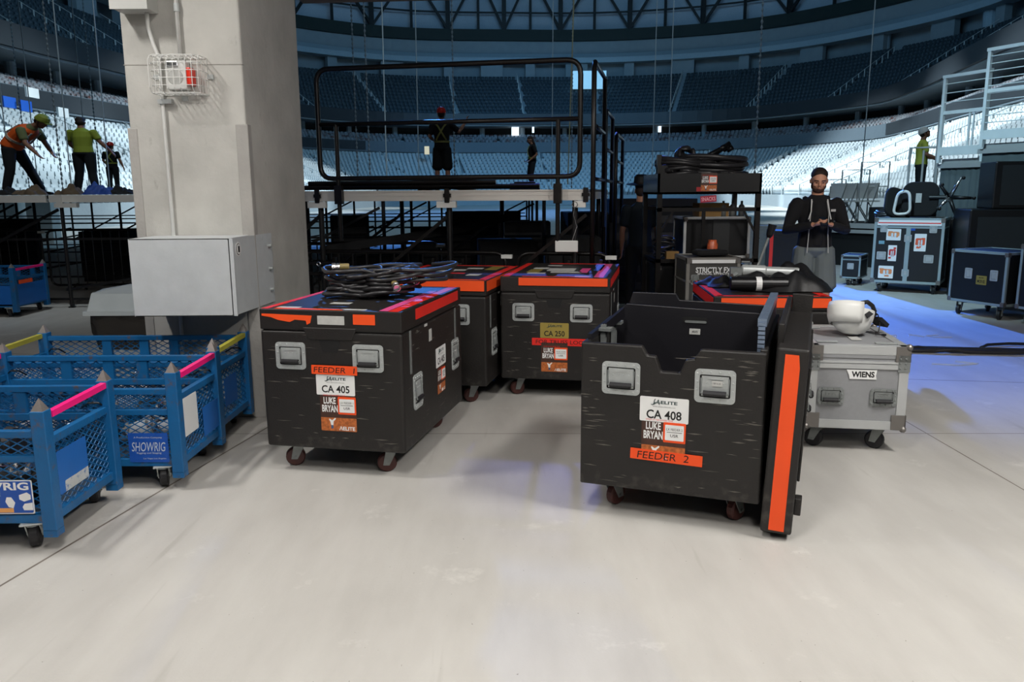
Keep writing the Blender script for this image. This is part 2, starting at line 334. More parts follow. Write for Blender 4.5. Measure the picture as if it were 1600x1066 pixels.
# ================================================================== SETTING
def mat_floor():
    m = bpy.data.materials.new('floor_concrete'); m.use_nodes = True; nt = m.node_tree; N = nt.nodes; L = nt.links; b = N['Principled BSDF']
    b.inputs['Roughness'].default_value = .55
    tc = N.new('ShaderNodeTexCoord')
    def noise(sc, sx=1, sy=1, det=5, ro=.55):
        mp = N.new('ShaderNodeMapping'); mp.inputs['Scale'].default_value = (sx, sy, 1); L.new(tc.outputs['Object'], mp.inputs[0])
        n = N.new('ShaderNodeTexNoise'); n.inputs['Scale'].default_value = sc; n.inputs['Detail'].default_value = det; n.inputs['Roughness'].default_value = ro; L.new(mp.outputs[0], n.inputs[0]); return n.outputs['Fac']
    def ramp(f, a, b_, ca, cb):
        r = N.new('ShaderNodeValToRGB'); r.color_ramp.elements[0].position = a; r.color_ramp.elements[1].position = b_; r.color_ramp.elements[0].color = ca; r.color_ramp.elements[1].color = cb; L.new(f, r.inputs[0]); return r.outputs[0]
    def mixc(f, a, b_, t='MIX'):
        x = N.new('ShaderNodeMix'); x.data_type = 'RGBA'; x.blend_type = t
        if isinstance(f, float): x.inputs[0].default_value = f
        else: L.new(f, x.inputs[0])
        for i, v in ((6, a), (7, b_)):
            if isinstance(v, tuple): x.inputs[i].default_value = v
            else: L.new(v, x.inputs[i])
        return x.outputs[2]
    base = ramp(noise(.8), .3, .75, lin('a8a5a0'), lin('bdbab5'))
    base = mixc(.5, base, ramp(noise(6, 1, .25), .3, .7, lin('aaa6a0'), lin('c0bdb7')))
    blot = ramp(noise(2.2, det=7, ro=.7), .6, .72, (0, 0, 0, 1), (1, 1, 1, 1))
    base = mixc(blot, base, lin('c6c3bd'))
    sp = ramp(noise(55, det=2), .74, .78, (0, 0, 0, 1), (1, 1, 1, 1)); base = mixc(sp, base, lin('6d655c'))
    st = ramp(noise(9, 1, .08, 3), .66, .73, (0, 0, 0, 1), (.4, .4, .4, 1)); base = mixc(st, base, lin('96918a'))
    crt = ramp(noise(1.1, det=8, ro=.75), .495, .5, (1, 1, 1, 1), (0, 0, 0, 1)); crt2 = ramp(noise(1.1, det=8, ro=.75), .50, .506, (0, 0, 0, 1), (1, 1, 1, 1))
    sx = N.new('ShaderNodeSeparateXYZ'); L.new(tc.outputs['Object'], sx.inputs[0])
    def line(a, bb, c, w):                      # |a x + b y + c| < w
        m1 = N.new('ShaderNodeMath'); m1.operation = 'MULTIPLY'; m1.inputs[1].default_value = a; L.new(sx.outputs[0], m1.inputs[0])
        m2 = N.new('ShaderNodeMath'); m2.operation = 'MULTIPLY_ADD'; m2.inputs[1].default_value = bb; L.new(sx.outputs[1], m2.inputs[0]); L.new(m1.outputs[0], m2.inputs[2])
        m3 = N.new('ShaderNodeMath'); m3.operation = 'ADD'; m3.inputs[1].default_value = c; L.new(m2.outputs[0], m3.inputs[0])
        m4 = N.new('ShaderNodeMath'); m4.operation = 'ABSOLUTE'; L.new(m3.outputs[0], m4.inputs[0])
        m5 = N.new('ShaderNodeMath'); m5.operation = 'LESS_THAN'; m5.inputs[1].default_value = w; L.new(m4.outputs[0], m5.inputs[0]); return m5.outputs[0]
    k = 1 / math.hypot(1, .19)
    for a, bb, c, w in ((k, -.19 * k, 2.64 * k, .006), (1, 0, -2.675, .004), (.02, 1, -5.02, .004), (.16, 1, -7.0, .007)):
        base = mixc(line(a, bb, c, w), base, lin('6a6158'))
    L.new(base, b.inputs['Base Color'])
    bp = N.new('ShaderNodeBump'); bp.inputs['Strength'].default_value = .2; bp.inputs['Distance'].default_value = .004; L.new(noise(90, det=4), bp.inputs['Height']); L.new(bp.outputs[0], b.inputs['Normal'])
    return m
MF = mat_floor()
b = MB(); b.box(-60, 60, -9, 135, -.3, 0); struct(b.build('floor', MF))
b = MB(); b.box(-60, 60, -9, 6.5, CEIL, CEIL + .3); struct(b.build('ceiling', M_conc))
# header beam of the opening, slightly skewed like the deck edge
b = MB(); b.prism([(-1.7, 6.5), (12, 5.6), (12, 6.0), (-1.7, 6.98)], 3.085, 4.8); struct(b.build('trim_1', mat('header_concrete', '6e665f', .8)))
for i, (x, y, sx, sy, e) in enumerate(CEIL_LIGHTS):
    t = thing('ceiling_light', None, 'ceiling light', (x, y, CEIL)); tag(t, 'long ceiling light over the grey concrete floor', 'ceiling light', 'ceiling lights of the loading area')
    b = MB(); b.box(-sx / 2 - .04, sx / 2 + .04, -sy / 2 - .04, sy / 2 + .04, -.07, 0); b.build('housing', M_whm, t)
    b = MB(); b.box(-sx / 2, sx / 2, -sy / 2, sy / 2, -.085, -.071); b.build('diffuser', mat('diffuser', 'fff4e6', .5, var=0, emit=2), t)
# ---- pillar
PX0, PX1, PY0, PY1 = -2.515, -1.745, 5.45, 6.62
b = MB(); b.prism([(PX0, PY0), (PX1 + .0, PY0), (PX1 + .07, PY1), (PX0, PY1)], 0, 4.25); struct(b.build('pillar', M_conc, bevel=.012))
b = MB(); b.box(PX0 - .014, PX0 + .05, PY0 - .006, PY0 + .3, 0, 1.98); b.box(PX1 - .07, PX1 + .012, PY0 - .008, PY0 + .07, 0, 2.0); struct(b.build('trim_2', M_conc2, bevel=.006))
b = MB(); b.box(PX0 - .002, PX1 + .002, PY0 - .002, PY1, 2.376, 2.381); struct(b.build('trim_3', mat('form_joint', '98948e', .9, var=.3, vs=30)))
# galvanised guard
t = thing('column_guard', 'galvanised sheet metal box wrapped around the concrete pillar at hip height', 'metal guard', (-2.08, 5.5, 0))
b = MB(); x0, x1, y0, y1 = -.315, .305, -.46, .24
b.box(x0, x1, y0, y0 + .006, .785, 1.275); b.box(x1 + .0, x1 + .03, y0, y0 + .006, .785, 1.275); b.box(x0 - .005, x0, y0, -.06, .785, 1.275); b.box(x0, x1, y0, -.055, .785, .79); b.box(x0, x1, y0, -.055, 1.27, 1.275)
b.prism([(x1, y0), (x1 + .006, y0), (x1 + .066, y1), (x1 + .06, y1)], .785, 1.275)
b.build('front_sheet', M_galv, t)
b = MB()
for z in (.88, 1.03, 1.19): b.tube([(x1 + .055, .17, z), (x1 + .085, .168, z)], .012, 8)
b.build('bolt', M_zinc, t)
Mg = frame((x1 + .006, y0, .78), (.06, .7, 0), (0, 0, 1))
p = patch(Mg, .13, .42, .085, .095, M_white, t, 'round_sticker', r=.042); patch(Mg, .13, .42, .066, .076, M_ink, p, 'sticker_ring', z=.002, r=.032); patch(Mg, .13, .42, .058, .068, M_white, p, 'sticker_field', z=.0036, r=.028); patch(Mg, .13, .42, .024, .04, M_ink, p, 'sticker_symbol', z=.005)
# junction box, conduits, outlet
t = thing('junction_box', 'pale grey junction box high on the concrete pillar', 'junction box', (-2.365, 5.38, 2.83))
b = MB(); b.box(-.12, .105, -.1, .07, -.14, .14); b.build('box_body', mat('box_grey', 'b9b9b5', .5), t, bevel=.006)
b = MB(); b.box(-.125, .11, -.11, -.1, -.145, .145); b.build('cover', mat('box_grey', 'b9b9b5', .5), t)
t = thing('conduit_pipe', 'white conduit bending down from the junction box along the pillar', 'conduit', (0, 0, 0))
b = MB(); b.tube([(-2.315, 5.4, 2.69), (-2.315, 5.4, 2.6), (-2.30, 5.425, 2.5), (-2.275, 5.432, 2.42), (-2.275, 5.432, .33)], .0125, 10); b.build('pipe', M_whm, t, smooth=True)
b = MB(); b.box(-2.30, -2.21, 5.41, 5.452, 2.13, 2.16); b.box(-2.30, -2.22, 5.41, 5.452, .9, .93); b.build('pipe_strap', M_zinc, t)
t = thing('conduit_pipe', 'white conduit coming down from above into the caged alarm unit', 'conduit', (0, 0, 0))
b = MB(); b.tube([(-2.135, 5.43, 4.2), (-2.135, 5.43, 2.4)], .0125, 10); b.build('pipe', M_whm, t, smooth=True)
b = MB(); b.lathe([(.018, 2.70), (.018, 2.75)], 12, Matrix.Translation((-2.135, 5.43, 0))); b.build('coupling', M_zinc, t)
t = thing('alarm_unit', 'white alarm speaker with red strobe inside the wire cage', 'fire alarm', (-2.13, 5.45, 2.3))
b = MB(); b.box(-.09, .045, -.075, 0, -.085, .095); b.build('speaker_body', M_whm, t, bevel=.008)
b = MB(); b.lathe([(.05, 0), (.046, .004), (.02, .005)], 20, frame((-.025, -.075, -.01), (1, 0, 0), (0, 0, 1))); b.build('speaker_grille', M_wh2, t)
b = MB(); b.box(.05, .08, -.09, 0, -.06, .05); b.build('strobe', mat('strobe_red', 'e0301a', .3), t, bevel=.008)
b = MB(); b.box(-.08, -.0, -.088, -.07, .055, .09); b.build('clear_lens', M_chrome, t, bevel=.006)
t = thing('wire_cage', 'white wire guard cage fixed over the alarm on the pillar', 'wire cage', (-2.13, 5.45, 2.3))
b = MB(); hx, hz, dd = .155, .115, .17
for i in range(9):
    x = -hx + i * 2 * hx / 8; rd = .03 if i in (0, 8) else 0
    b.tube([(x, 0, -hz), (x, -dd + .03, -hz), (x, -dd, -hz + .03), (x, -dd, hz - .03), (x, -dd + .03, hz), (x, 0, hz)], .0025, 5)
for i in range(6):
    z = -hz + i * 2 * hz / 5
    b.tube([(-hx, 0, z), (-hx, -dd + .03, z), (-hx + .03, -dd, z), (hx - .03, -dd, z), (hx, -dd + .03, z), (hx, 0, z)], .0025, 5)
for d2 in (-.005, -.05, -.1, -.14): b.tube([(-hx, d2, -hz), (hx, d2, -hz), (hx, d2, hz), (-hx, d2, hz)], .0025, 5, closed=True)
b.build('wires', M_whm, t)
b = MB()
for x, z in ((0, -hz - .02), (hx + .02, 0), (-hx - .02, .0)): b.box(x - .02, x + .02, -.012, 0, z - .014, z + .014)
b.build('mounting_tab', M_zinc, t)
t = thing('outlet_box', 'grey outlet box with a dark round socket low on the pillar', 'outlet', (-2.18, 5.44, .4))
b = MB(); b.box(-.06, .06, -.06, 0, -.07, .07); b.build('box_body', mat('box_grey', 'b9b9b5', .5), t, bevel=.006)
b = MB(); b.lathe([(.03, 0), (.03, .008)], 16, frame((-.01, -.06, 0), (1, 0, 0), (0, 0, 1))); b.build('socket', M_ink, t)
# ================================================================== ARENA
CTRL = [(-33, 2), (-32, 25), (-31, 40), (-30.2, 52), (-28.7, 64), (-27.5, 80), (-25, 96), (-14, 107.5), (0, 110), (15, 110), (29, 103.5), (37.5, 88), (37, 76), (33, 58), (29, 38), (26.5, 20), (25, 2)]
def catmull(P, n=6):
    out = []
    for i in range(len(P) - 1):
        p0, p1, p2, p3 = [Vector(P[max(0, min(len(P) - 1, i + k))]) for k in (-1, 0, 1, 2)]
        for k in range(n):
            t_ = k / n; out.append(.5 * ((2 * p1) + (p2 - p0) * t_ + (2 * p0 - 5 * p1 + 4 * p2 - p3) * t_ ** 2 + (3 * p1 - p0 - 3 * p2 + p3) * t_ ** 3))
    out.append(Vector(P[-1])); return out
PATH = catmull(CTRL, 8)
NRM = []
for i in range(len(PATH)):
    d = (PATH[min(i + 1, len(PATH) - 1)] - PATH[max(i - 1, 0)]).normalized(); NRM.append(Vector((-d.y, d.x)))
for _ in range(3): NRM = [(NRM[max(i - 1, 0)] + NRM[i] + NRM[min(i + 1, len(NRM) - 1)]).normalized() for i in range(len(NRM))]
def sweep(name, prof, m, i0=0, i1=None, closed=True, structure=True):
    b = MB(); idx = list(range(i0, (i1 if i1 is not None else len(PATH))))
    n = len(prof); vs = []
    for i in idx:
        for r_, z in prof: q = PATH[i] + NRM[i] * r_; vs.append((q.x, q.y, z))
    fs = []
    for a in range(len(idx) - 1):
        for k in range(n if closed else n - 1):
            k2 = (k + 1) % n; fs.append((a * n + k, a * n + k2, (a + 1) * n + k2, (a + 1) * n + k))
    b.add(vs, fs); o = b.build(name, m)
    if structure: struct(o)
    return o
M_step = mat('bowl_concrete', '8f979c', .8); M_fascia = mat('fascia', '5f6a72', .6); M_fasdk = mat('fascia_dark', '2c3136', .5); M_lwall = mat('arena_wall', '8d989e', .7, vs=1)
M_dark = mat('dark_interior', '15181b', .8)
# (r, z) profiles
LR = dict(r0=-11.5, z0=1.15, rows=13, dr=.86, dz=.385)      # lower bowl
def steps(r0, z0, rows, dr, dz):
    P = [(r0, 0)]
    for k in range(rows): P += [(r0 + k * dr, z0 + k * dz), (r0 + (k + 1) * dr, z0 + k * dz)]
    P.append((r0 + rows * dr, 0)); return P
sweep('lower_bowl_steps', steps(**LR), M_step)
rt = LR['r0'] + LR['rows'] * LR['dr']; zt = LR['z0'] + LR['rows'] * LR['dz']
sweep('wall_concourse', [(rt + .1, 0), (rt + .1, zt + 1.2), (rt + .4, zt + 1.2), (rt + .4, 0)], M_lwall)
sweep('club_balcony', [(-.6, 6.75), (-.6, 8.05), (-.35, 8.05), (-.35, 7.6), (6, 8.4), (6, 6.75)], M_fascia)
sweep('ribbon_board', [(-.66, 6.9), (-.66, 8.0), (-.6, 8.0), (-.6, 6.9)], M_fasdk, 4, 54); sweep('ribbon_board', [(-.66, 6.9), (-.66, 8.0), (-.6, 8.0), (-.6, 6.9)], M_fasdk, 92, None)
CR = dict(r0=-.2, z0=7.65, rows=3, dr=.9, dz=.35)
sweep('club_steps', [(r_, max(z, 7.5)) for r_, z in steps(**CR)], M_step)
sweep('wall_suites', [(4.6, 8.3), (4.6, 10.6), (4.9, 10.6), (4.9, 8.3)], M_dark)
UR = dict(r0=.7, z0=11.1, rows=12, dr=.9, dz=.55)
sweep('upper_bowl_front', [(-.4, 10.35), (-.4, 11.75), (-.1, 11.75), (-.1, 11.0), (4.5, 11.0), (7, 10.9), (4.5, 10.35)], M_fasdk)
sweep('upper_bowl_soffit', [(-.1, 10.2), (-.1, 10.34), (7, 10.34), (7, 10.2)], M_lwall)
sweep('upper_bowl_steps', [(r_, max(z, 10.9)) for r_, z in steps(**UR)], M_step)
ru = UR['r0'] + UR['rows'] * UR['dr']; zu = UR['z0'] + UR['rows'] * UR['dz']
sweep('wall_upper_concourse', [(ru + 2.6, 10), (ru + 2.6, zu + 5), (ru + 2.9, zu + 5), (ru + 2.9, 10)], M_lwall)
sweep('ledge', [(ru - .9, zu + 2.2), (ru - .9, zu + 2.9), (ru - .4, zu + 3.5), (ru + 1, zu + 3.5), (ru + 1, zu + 2.2)], mat('ledge_paint', '9fb2bd', .6))
sweep('wall_header', [(ru + .3, zu + 3.3), (ru + .3, zu + 5.6), (ru + .6, zu + 5.6), (ru + .6, zu + 3.3)], M_lwall)
sweep('roof_beam', [(ru - .6, zu + 5.3), (ru - .6, zu + 6.8), (ru + .6, zu + 6.8), (ru + .6, zu + 5.3)], mat('beam_dark', '23302e', .7))
sweep('wall_roof', [(ru + 1.5, zu + 6.5), (ru + 1.5, zu + 18), (ru + 1.8, zu + 18), (ru + 1.8, zu + 6.5)], mat('roof_panel', 'b4c0cc', .7))
b = MB(); b.box(-60, 66, 7.2, 132, zu + 17.8, zu + 18.4); struct(b.build('ceiling_arena', mat('roof_deck', '22272c', .9)))
b = MB()
zb, zt2 = zu + 6.7, zu + 14.5
for i in range(0, len(PATH) - 4, 4):
    def pp(i_, z, r_=ru - .3): q = PATH[i_] + NRM[i_] * r_; return (q.x, q.y, z)
    b.bar(pp(i, zb), pp(i, zt2), .6); b.bar(pp(i + 2, zb), pp(i + 2, zt2), .35); b.bar(pp(i, zb), pp(i + 2, zt2), .35); b.bar(pp(i + 2, zt2), pp(i + 4, zb), .35); b.bar(pp(i, zt2), pp(i + 2, zt2), .6); b.bar(pp(i + 2, zt2), pp(i + 4, zt2), .6); b.bar(pp(i, zb + 2.4), pp(i + 2, zb + 2.4), .22); b.bar(pp(i + 2, zb + 2.4), pp(i + 4, zb + 2.4), .22)
struct(b.build('roof_truss', mat('truss_dark', '14181b', .6)))
# piers and columns of the upper concourse
b = MB()
for i in range(18, len(PATH) - 8, 3):
    q = PATH[i] + NRM[i] * (ru + .6); d = NRM[i]; a = math.atan2(d.y, d.x)
    wv = 3.2 if i % 2 else 1.4
    b.box(-.4, .4, -wv / 2, wv / 2, zu - 1, zu + 2.3, Matrix.Translation((q.x, q.y, 0)) @ Matrix.Rotation(a, 4, 'Z'))
struct(b.build('wall_piers', M_lwall))
for i in (46, 51, 84, 89, 94):
    q = PATH[i] + NRM[i] * (ru + 1.2)
    b = MB(); b.lathe([(.75, zu - 1), (.75, zu + 2.4)], 16, Matrix.Translation((q.x, q.y, 0))); struct(b.build('round_column', mat('ledge_paint', '9fb2bd', .6)))
for i in range(20, len(PATH) - 10, 3):
    q = PATH[i] + NRM[i] * 3.2
    b = MB(); b.lathe([(.35, 0), (.35, 10.3)], 12, Matrix.Translation((q.x, q.y, 0))); struct(b.build('club_column', M_lwall))
for i in range(21, len(PATH) - 10, 3):     # columns under the club balcony
    q = PATH[i] + NRM[i] * (-.1)
    b = MB(); b.lathe([(.4, 5.5), (.4, 6.8)], 12, Matrix.Translation((q.x, q.y, 0))); struct(b.build('balcony_column', M_lwall))
# lit and dark windows along the far suites
nw = 0
for (x, y, w, h, Yd, mm) in ((805, 200, 11, 22, 112, 'w'), (833, 200, 3, 14, 112, 'w'), (921, 125, 50, 26, 117, 'c'), (1031, 196, 4, 20, 112, 'w'), (1424, 117, 20, 9, 98, 'y'), (1462, 110, 20, 9, 90, 'y'), (713, 195, 3, 12, 112, 'w'), (667, 235, 7, 12, 103.5, 'y')):
    nw += 1
    c = at(x, y, Yd if Yd < 105 else Yd); s_ = Yd / F_PX
    b = MB(); b.box(-w * s_ / 2, w * s_ / 2, -.15, .15, -h * s_ / 2, h * s_ / 2, Matrix.Translation(c))
    struct(b.build('window_%d' % nw, {'w': mat('lit_window', 'dff2ff', .5, var=0, emit=1.6), 'c': mat('lit_room', '8fc8e8', .5, var=.4, vs=.5, emit=.8), 'y': mat('warm_window', 'cdbd9a', .5, var=0, emit=.8)}[mm]))
# ---- seats
def seat_geo():
    b = MB(); th = R(12)
    Mb = Matrix.Translation((0, .1, .42)) @ Matrix.Rotation(-th, 4, 'X')
    b.prism(rrect(.47, .46, .06, 0, .23, 1), -.02, .02, Mb @ Matrix.Rotation(R(90), 4, 'X'))
    b.box(-.22, .22, -.10, -.055, .30, .72, Matrix.Rotation(-R(8), 4, 'X')); b.box(-.03, .03, -.05, .12, 0, .42); return b
SG = seat_geo(); SV = np.array(SG.v); SFc = SG.f
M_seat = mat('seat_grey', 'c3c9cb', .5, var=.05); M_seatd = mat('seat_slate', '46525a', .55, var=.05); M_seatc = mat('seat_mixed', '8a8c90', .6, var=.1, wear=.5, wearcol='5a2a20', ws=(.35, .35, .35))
slots = []
def fill(cfg, skip_mod, tier):
    for k in range(cfg['rows']):
        r_ = cfg['r0'] + (k + .45) * cfg['dr']; z = cfg['z0'] + k * cfg['dz']
        pts = [PATH[i] + NRM[i] * r_ for i in range(len(PATH))]
        carry = 0.0; along = 0.0
        for i in range(len(pts) - 1):
            seg = (pts[i + 1] - pts[i]); ln = seg.length; pos = carry
            while pos < ln:
                fr = pos / ln; q = pts[i] + seg * fr; nn = NRM[i] * (1 - fr) + NRM[i + 1] * fr
                u = (i + fr)
                if (u % skip_mod) > .16 * (8 / skip_mod) * (1.0):
                    x, y = topx((q.x, q.y, z + .5))
                    if -700 < x < 2100 and y > -200 and q.y > 12: slots.append((q.x, q.y, z, math.atan2(nn.y, nn.x) - R(90), x, y, tier))
                pos += .56
            carry = pos - ln
fill(LR, 6, 0); fill(CR, 7, 1); fill(UR, 5, 2)
def vis(s):
    x, y = s[4], s[5]
    if not (2 < x < 1598 and y > 2): return False
    if 192 < x < 486: return False
    if x < 940 and y > 290: return False
    if x > 1195 and x < 1315 and y > 262: return False
    if x > 1365 and y > 255: return False
    if x > 1465 and y > 245: return False
    if 1020 < x < 1195 and y > 235: return False
    return y < 330
V = sorted([s for s in slots if vis(s)], key=lambda s: s[0] ** 2 + s[1] ** 2)[:300]
Vs = set(id(s) for s in V)
rest = [s for s in slots if id(s) not in Vs]
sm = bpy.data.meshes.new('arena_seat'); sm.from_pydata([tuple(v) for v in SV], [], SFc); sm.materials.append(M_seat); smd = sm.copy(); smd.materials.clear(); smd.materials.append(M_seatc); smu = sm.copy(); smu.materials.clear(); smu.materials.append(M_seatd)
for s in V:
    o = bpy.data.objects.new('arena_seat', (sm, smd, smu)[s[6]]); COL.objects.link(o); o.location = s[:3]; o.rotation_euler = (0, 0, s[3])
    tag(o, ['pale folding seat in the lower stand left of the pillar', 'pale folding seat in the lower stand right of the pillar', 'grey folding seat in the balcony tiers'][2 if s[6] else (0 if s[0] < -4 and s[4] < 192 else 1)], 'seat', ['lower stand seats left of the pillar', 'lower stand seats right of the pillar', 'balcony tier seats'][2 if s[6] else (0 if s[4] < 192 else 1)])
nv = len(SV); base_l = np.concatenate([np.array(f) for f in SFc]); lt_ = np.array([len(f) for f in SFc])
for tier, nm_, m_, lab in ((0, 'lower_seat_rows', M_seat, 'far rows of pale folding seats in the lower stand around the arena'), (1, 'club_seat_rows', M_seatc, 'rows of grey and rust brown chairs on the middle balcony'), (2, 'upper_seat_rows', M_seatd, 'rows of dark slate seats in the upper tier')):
    rs_ = [q for q in rest if q[6] == tier]; allv = np.empty((len(rs_) * nv, 3))
    for i, s in enumerate(rs_):
        c, sn = math.cos(s[3]), math.sin(s[3]); allv[i * nv:(i + 1) * nv, 0] = SV[:, 0] * c - SV[:, 1] * sn + s[0]; allv[i * nv:(i + 1) * nv, 1] = SV[:, 0] * sn + SV[:, 1] * c + s[1]; allv[i * nv:(i + 1) * nv, 2] = SV[:, 2] + s[2]
    me = bpy.data.meshes.new(nm_); me.vertices.add(len(allv)); me.vertices.foreach_set('co', allv.ravel())
    Lp = (base_l[None, :] + (np.arange(len(rs_)) * nv)[:, None]).ravel(); Lt = np.tile(lt_, len(rs_)); Ls = np.concatenate([[0], np.cumsum(Lt)[:-1]])
    me.loops.add(len(Lp)); me.loops.foreach_set('vertex_index', Lp); me.polygons.add(len(Lt)); me.polygons.foreach_set('loop_start', Ls); me.polygons.foreach_set('loop_total', Lt); me.update(calc_edges=True); me.materials.append(m_)
    o = bpy.data.objects.new(nm_, me); COL.objects.link(o); tag(o, lab, 'seats', kind='stuff')
# aisle handrails
for cfg, step, tn in ((LR, 6, 'lower stand'), (UR, 5, 'upper tier')):
    for u in range(step * 3, len(PATH) - 8, step):
        b = MB()
        for k in range(0, cfg['rows'], 1):
            q = PATH[u] + NRM[u] * (cfg['r0'] + (k + .3) * cfg['dr']); z = cfg['z0'] + k * cfg['dz']
            b.box(q.x - .04, q.x + .04, q.y - .04, q.y + .04, z, z + .9); q2 = q + NRM[u] * cfg['dr']; b.bar((q.x, q.y, z + .88), (q2.x, q2.y, z + .88 + cfg['dz']), .04)
        o = b.build('aisle_handrail', M_whm)
        q = PATH[u]; x, y = topx((q.x, q.y, cfg['z0'] + 3))
        if not (-60 < x < 1660): bpy.data.objects.remove(o); continue
        tag(o, 'stepped white aisle handrail posts in the %s' % tn, 'handrail', 'aisle handrails in the %s' % tn)
# section boards / light boxes on concourse wall (left)
for x, y, w, h, Yd, m_ in ((14, 160, 22, 16, 44, M_sign), (40, 166, 20, 16, 45, M_sign), (50, 145, 22, 14, 46, M_white), (98, 176, 20, 14, 50, M_white)):
    c = at(x, y, Yd); s_ = Yd / F_PX
    b = MB(); b.box(-.06, .06, -w * s_ * 1.4 / 2, w * s_ * 1.4 / 2, -h * s_ / 2, h * s_ / 2, Matrix.Translation(c)); tag(b.build('wall_board', m_), {14: 'blue board above the left stand, nearest the left frame edge', 40: 'blue board above the left stand, the one farther from the frame edge', 50: 'white board above the left stand, over the blue boards', 98: 'white board above the left stand, right of the blue boards'}[x], 'board')
# hanging hoist chains
CH = [(18, 20, 0), (46, 24, 1), (60, 21, 0), (98, 19, 1), (112, 17, 0), (140, 22, 0), (158, 24, 1), (172, 18, 0), (560, 21, 1), (579, 20, 1), (605, 17, 0), (655, 20, 0), (711, 22, 1), (862, 24, 0), (887, 17, 2), (893, 25, 1), (1018, 24, 0), (1043, 22, 0), (1178, 17, 1), (1345, 20, 0)]
def chain_mesh(kind):
    b = MB()
    if kind == 1:
        z = 0
        while z < 24:
            rr = .028; b.add([(rr, 0, z), (0, rr, z), (-rr, 0, z), (0, -rr, z), (0, 0, z + .07), (0, 0, z - .07)], [(0, 1, 4), (1, 2, 4), (2, 3, 4), (3, 0, 4), (1, 0, 5), (2, 1, 5), (3, 2, 5), (0, 3, 5)]); z += .11
    else: b.tube([(0, 0, 0), (.04, 0, 8), (-.03, 0, 16), (0, 0, 24)], .013, 6)
    return b
cmesh = {}
ordn = ['first', 'second', 'third', 'fourth', 'fifth', 'sixth', 'seventh', 'eighth', 'ninth', 'tenth', 'eleventh', 'twelfth']
cl = 0; cr = 0
for (x, Yd, kind) in CH:
    mk = kind
    if mk not in cmesh: o = chain_mesh(kind).build('hoist_chain', mat('chain_pale', 'a3b1b8', .5) if kind == 0 else (mat('chain_steel', '7c868c', .5, metal=.1) if kind == 1 else mat('rope_tan', '8f8a6a', .8))); cmesh[mk] = o.data
    else: o = bpy.data.objects.new('hoist_chain', cmesh[mk]); COL.objects.link(o)
    p = at(x, 295, Yd); o.location = (p.x, p.y, 1.7)
    kk = ['smooth pale steel', 'dark link', 'tan slanted'][kind]
    if x < 200: cl += 1; lab = '%s hoist chain, %s from the left frame edge, left of the pillar' % (kk, ordn[cl - 1])
    else: cr += 1; lab = '%s hoist chain, %s one right of the pillar' % (kk, ordn[cr - 1])
    if kind == 2: o.rotation_euler = (0, R(1.3), 0)
    tag(o, lab, 'chain', 'hoist chains hanging into the arena')
# ================================================================== STAGE
M_deckalu = mat('deck_edge', 'c9c6c0', .5, metal=.1, var=.06, wear=.27, wearcol='8f8b84')
M_ply = mat('deck_top', '1b1b1e', .6)
A = Vector((-3.01, 7.78, 0)); Bp = Vector((.725, 7.04, 0)); dv = (Bp - A).normalized(); nv2 = Vector((-dv.y, dv.x, 0))
ang = math.atan2(dv.y, dv.x)
def stage_leg(parent, x, y, top, name='leg'):
    b = MB(); b.tube([(x, y, .02), (x, y, top)], .026, 10); b.lathe([(.05, 0), (.05, .012)], 12, Matrix.Translation((x, y, 0)))
    for i in range(8): b.box(x - .005, x + .005, y - .0275, y - .02, top - .15 - i * .1, top - .138 - i * .1)
    return b.build(name, mat('stage_steel', '100f10', .45, metal=.1), parent)
LEN = [1.22, 1.24, 1.24]
decks = []
xs = 3.73
for i, lab in enumerate(['portable stage deck at the right end of the guard-railed platform', 'middle portable stage deck of the guard-railed platform', 'portable stage deck of the guard-railed platform, next to the pillar']):
    x1 = xs - i * 1.245; x0 = x1 - 1.235
    t = thing('stage_deck', lab, 'stage deck', A, ang, 'front row of stage decks')
    b = MB(); b.box(x0, x1, .012, 2.43, 1.545, 1.57); b.build('deck_board', M_ply, t)
    b = MB()
    for yy in (0, 2.43):
        b.box(x0, x1, yy, yy + .03, 1.476, 1.57); b.box(x0, x1, yy - .006, yy, 1.555, 1.57); b.box(x0, x1, yy - .006, yy, 1.476, 1.490); b.box(x0, x1, yy - .003, yy, 1.520, 1.528)
    b.box(x0, x0 + .03, 0, 2.43, 1.476, 1.57); b.box(x1 - .03, x1, 0, 2.43, 1.476, 1.57); b.build('edge_frame', M_deckalu, t)
    for yy in (.06, 2.38): stage_leg(t, x1 - (.1 if i == 0 else -.0), yy, 1.476)
    if i == 2: stage_leg(t, x0, .06, 1.476); stage_leg(t, x0, 2.38, 1.476)
    b = MB(); b.box(x1 - .1, x1 + (.08 if i else .0), -.012, .03, 1.415, 1.472); o = b.build('leg_bracket', M_whm, t)
    b = MB(); b.box(x1 - .022, x1 + .022, -.02, .0, 1.46, 1.585); b.box(x1 - .035, x1 + .035, -.016, .0, 1.51, 1.54); b.build('deck_clamp', M_tube, t)
    b = MB(); b.bar((x1 - 1.2, .06, .4), (x1, .06, 1.35), .03); b.bar((x0 + .02, 2.38, .4), (x1, 2.38, 1.3), .03); b.bar((x0, .1, .75), (x1, .1, .8), .03); b.build('brace', M_tube, t)
    b = MB(); b.tube([(x1 - .14, .0, .905), (x1 + .14, 0, .905)], .02, 8)
    for q in (-.14, .14): b.box(x1 + q - .012, x1 + q + .012, -.03, .03, .83, .96)
    b.build('leg_coupler', M_tube, t)
    b = MB(); b.tube([(x1 + .018 * math.cos(a), -.05, .9 + .018 * math.sin(a)) for a in [k * .7854 for k in range(8)]], .006, 6, closed=True); b.build('pin_ring', M_chrome, t)
    decks.append(t)
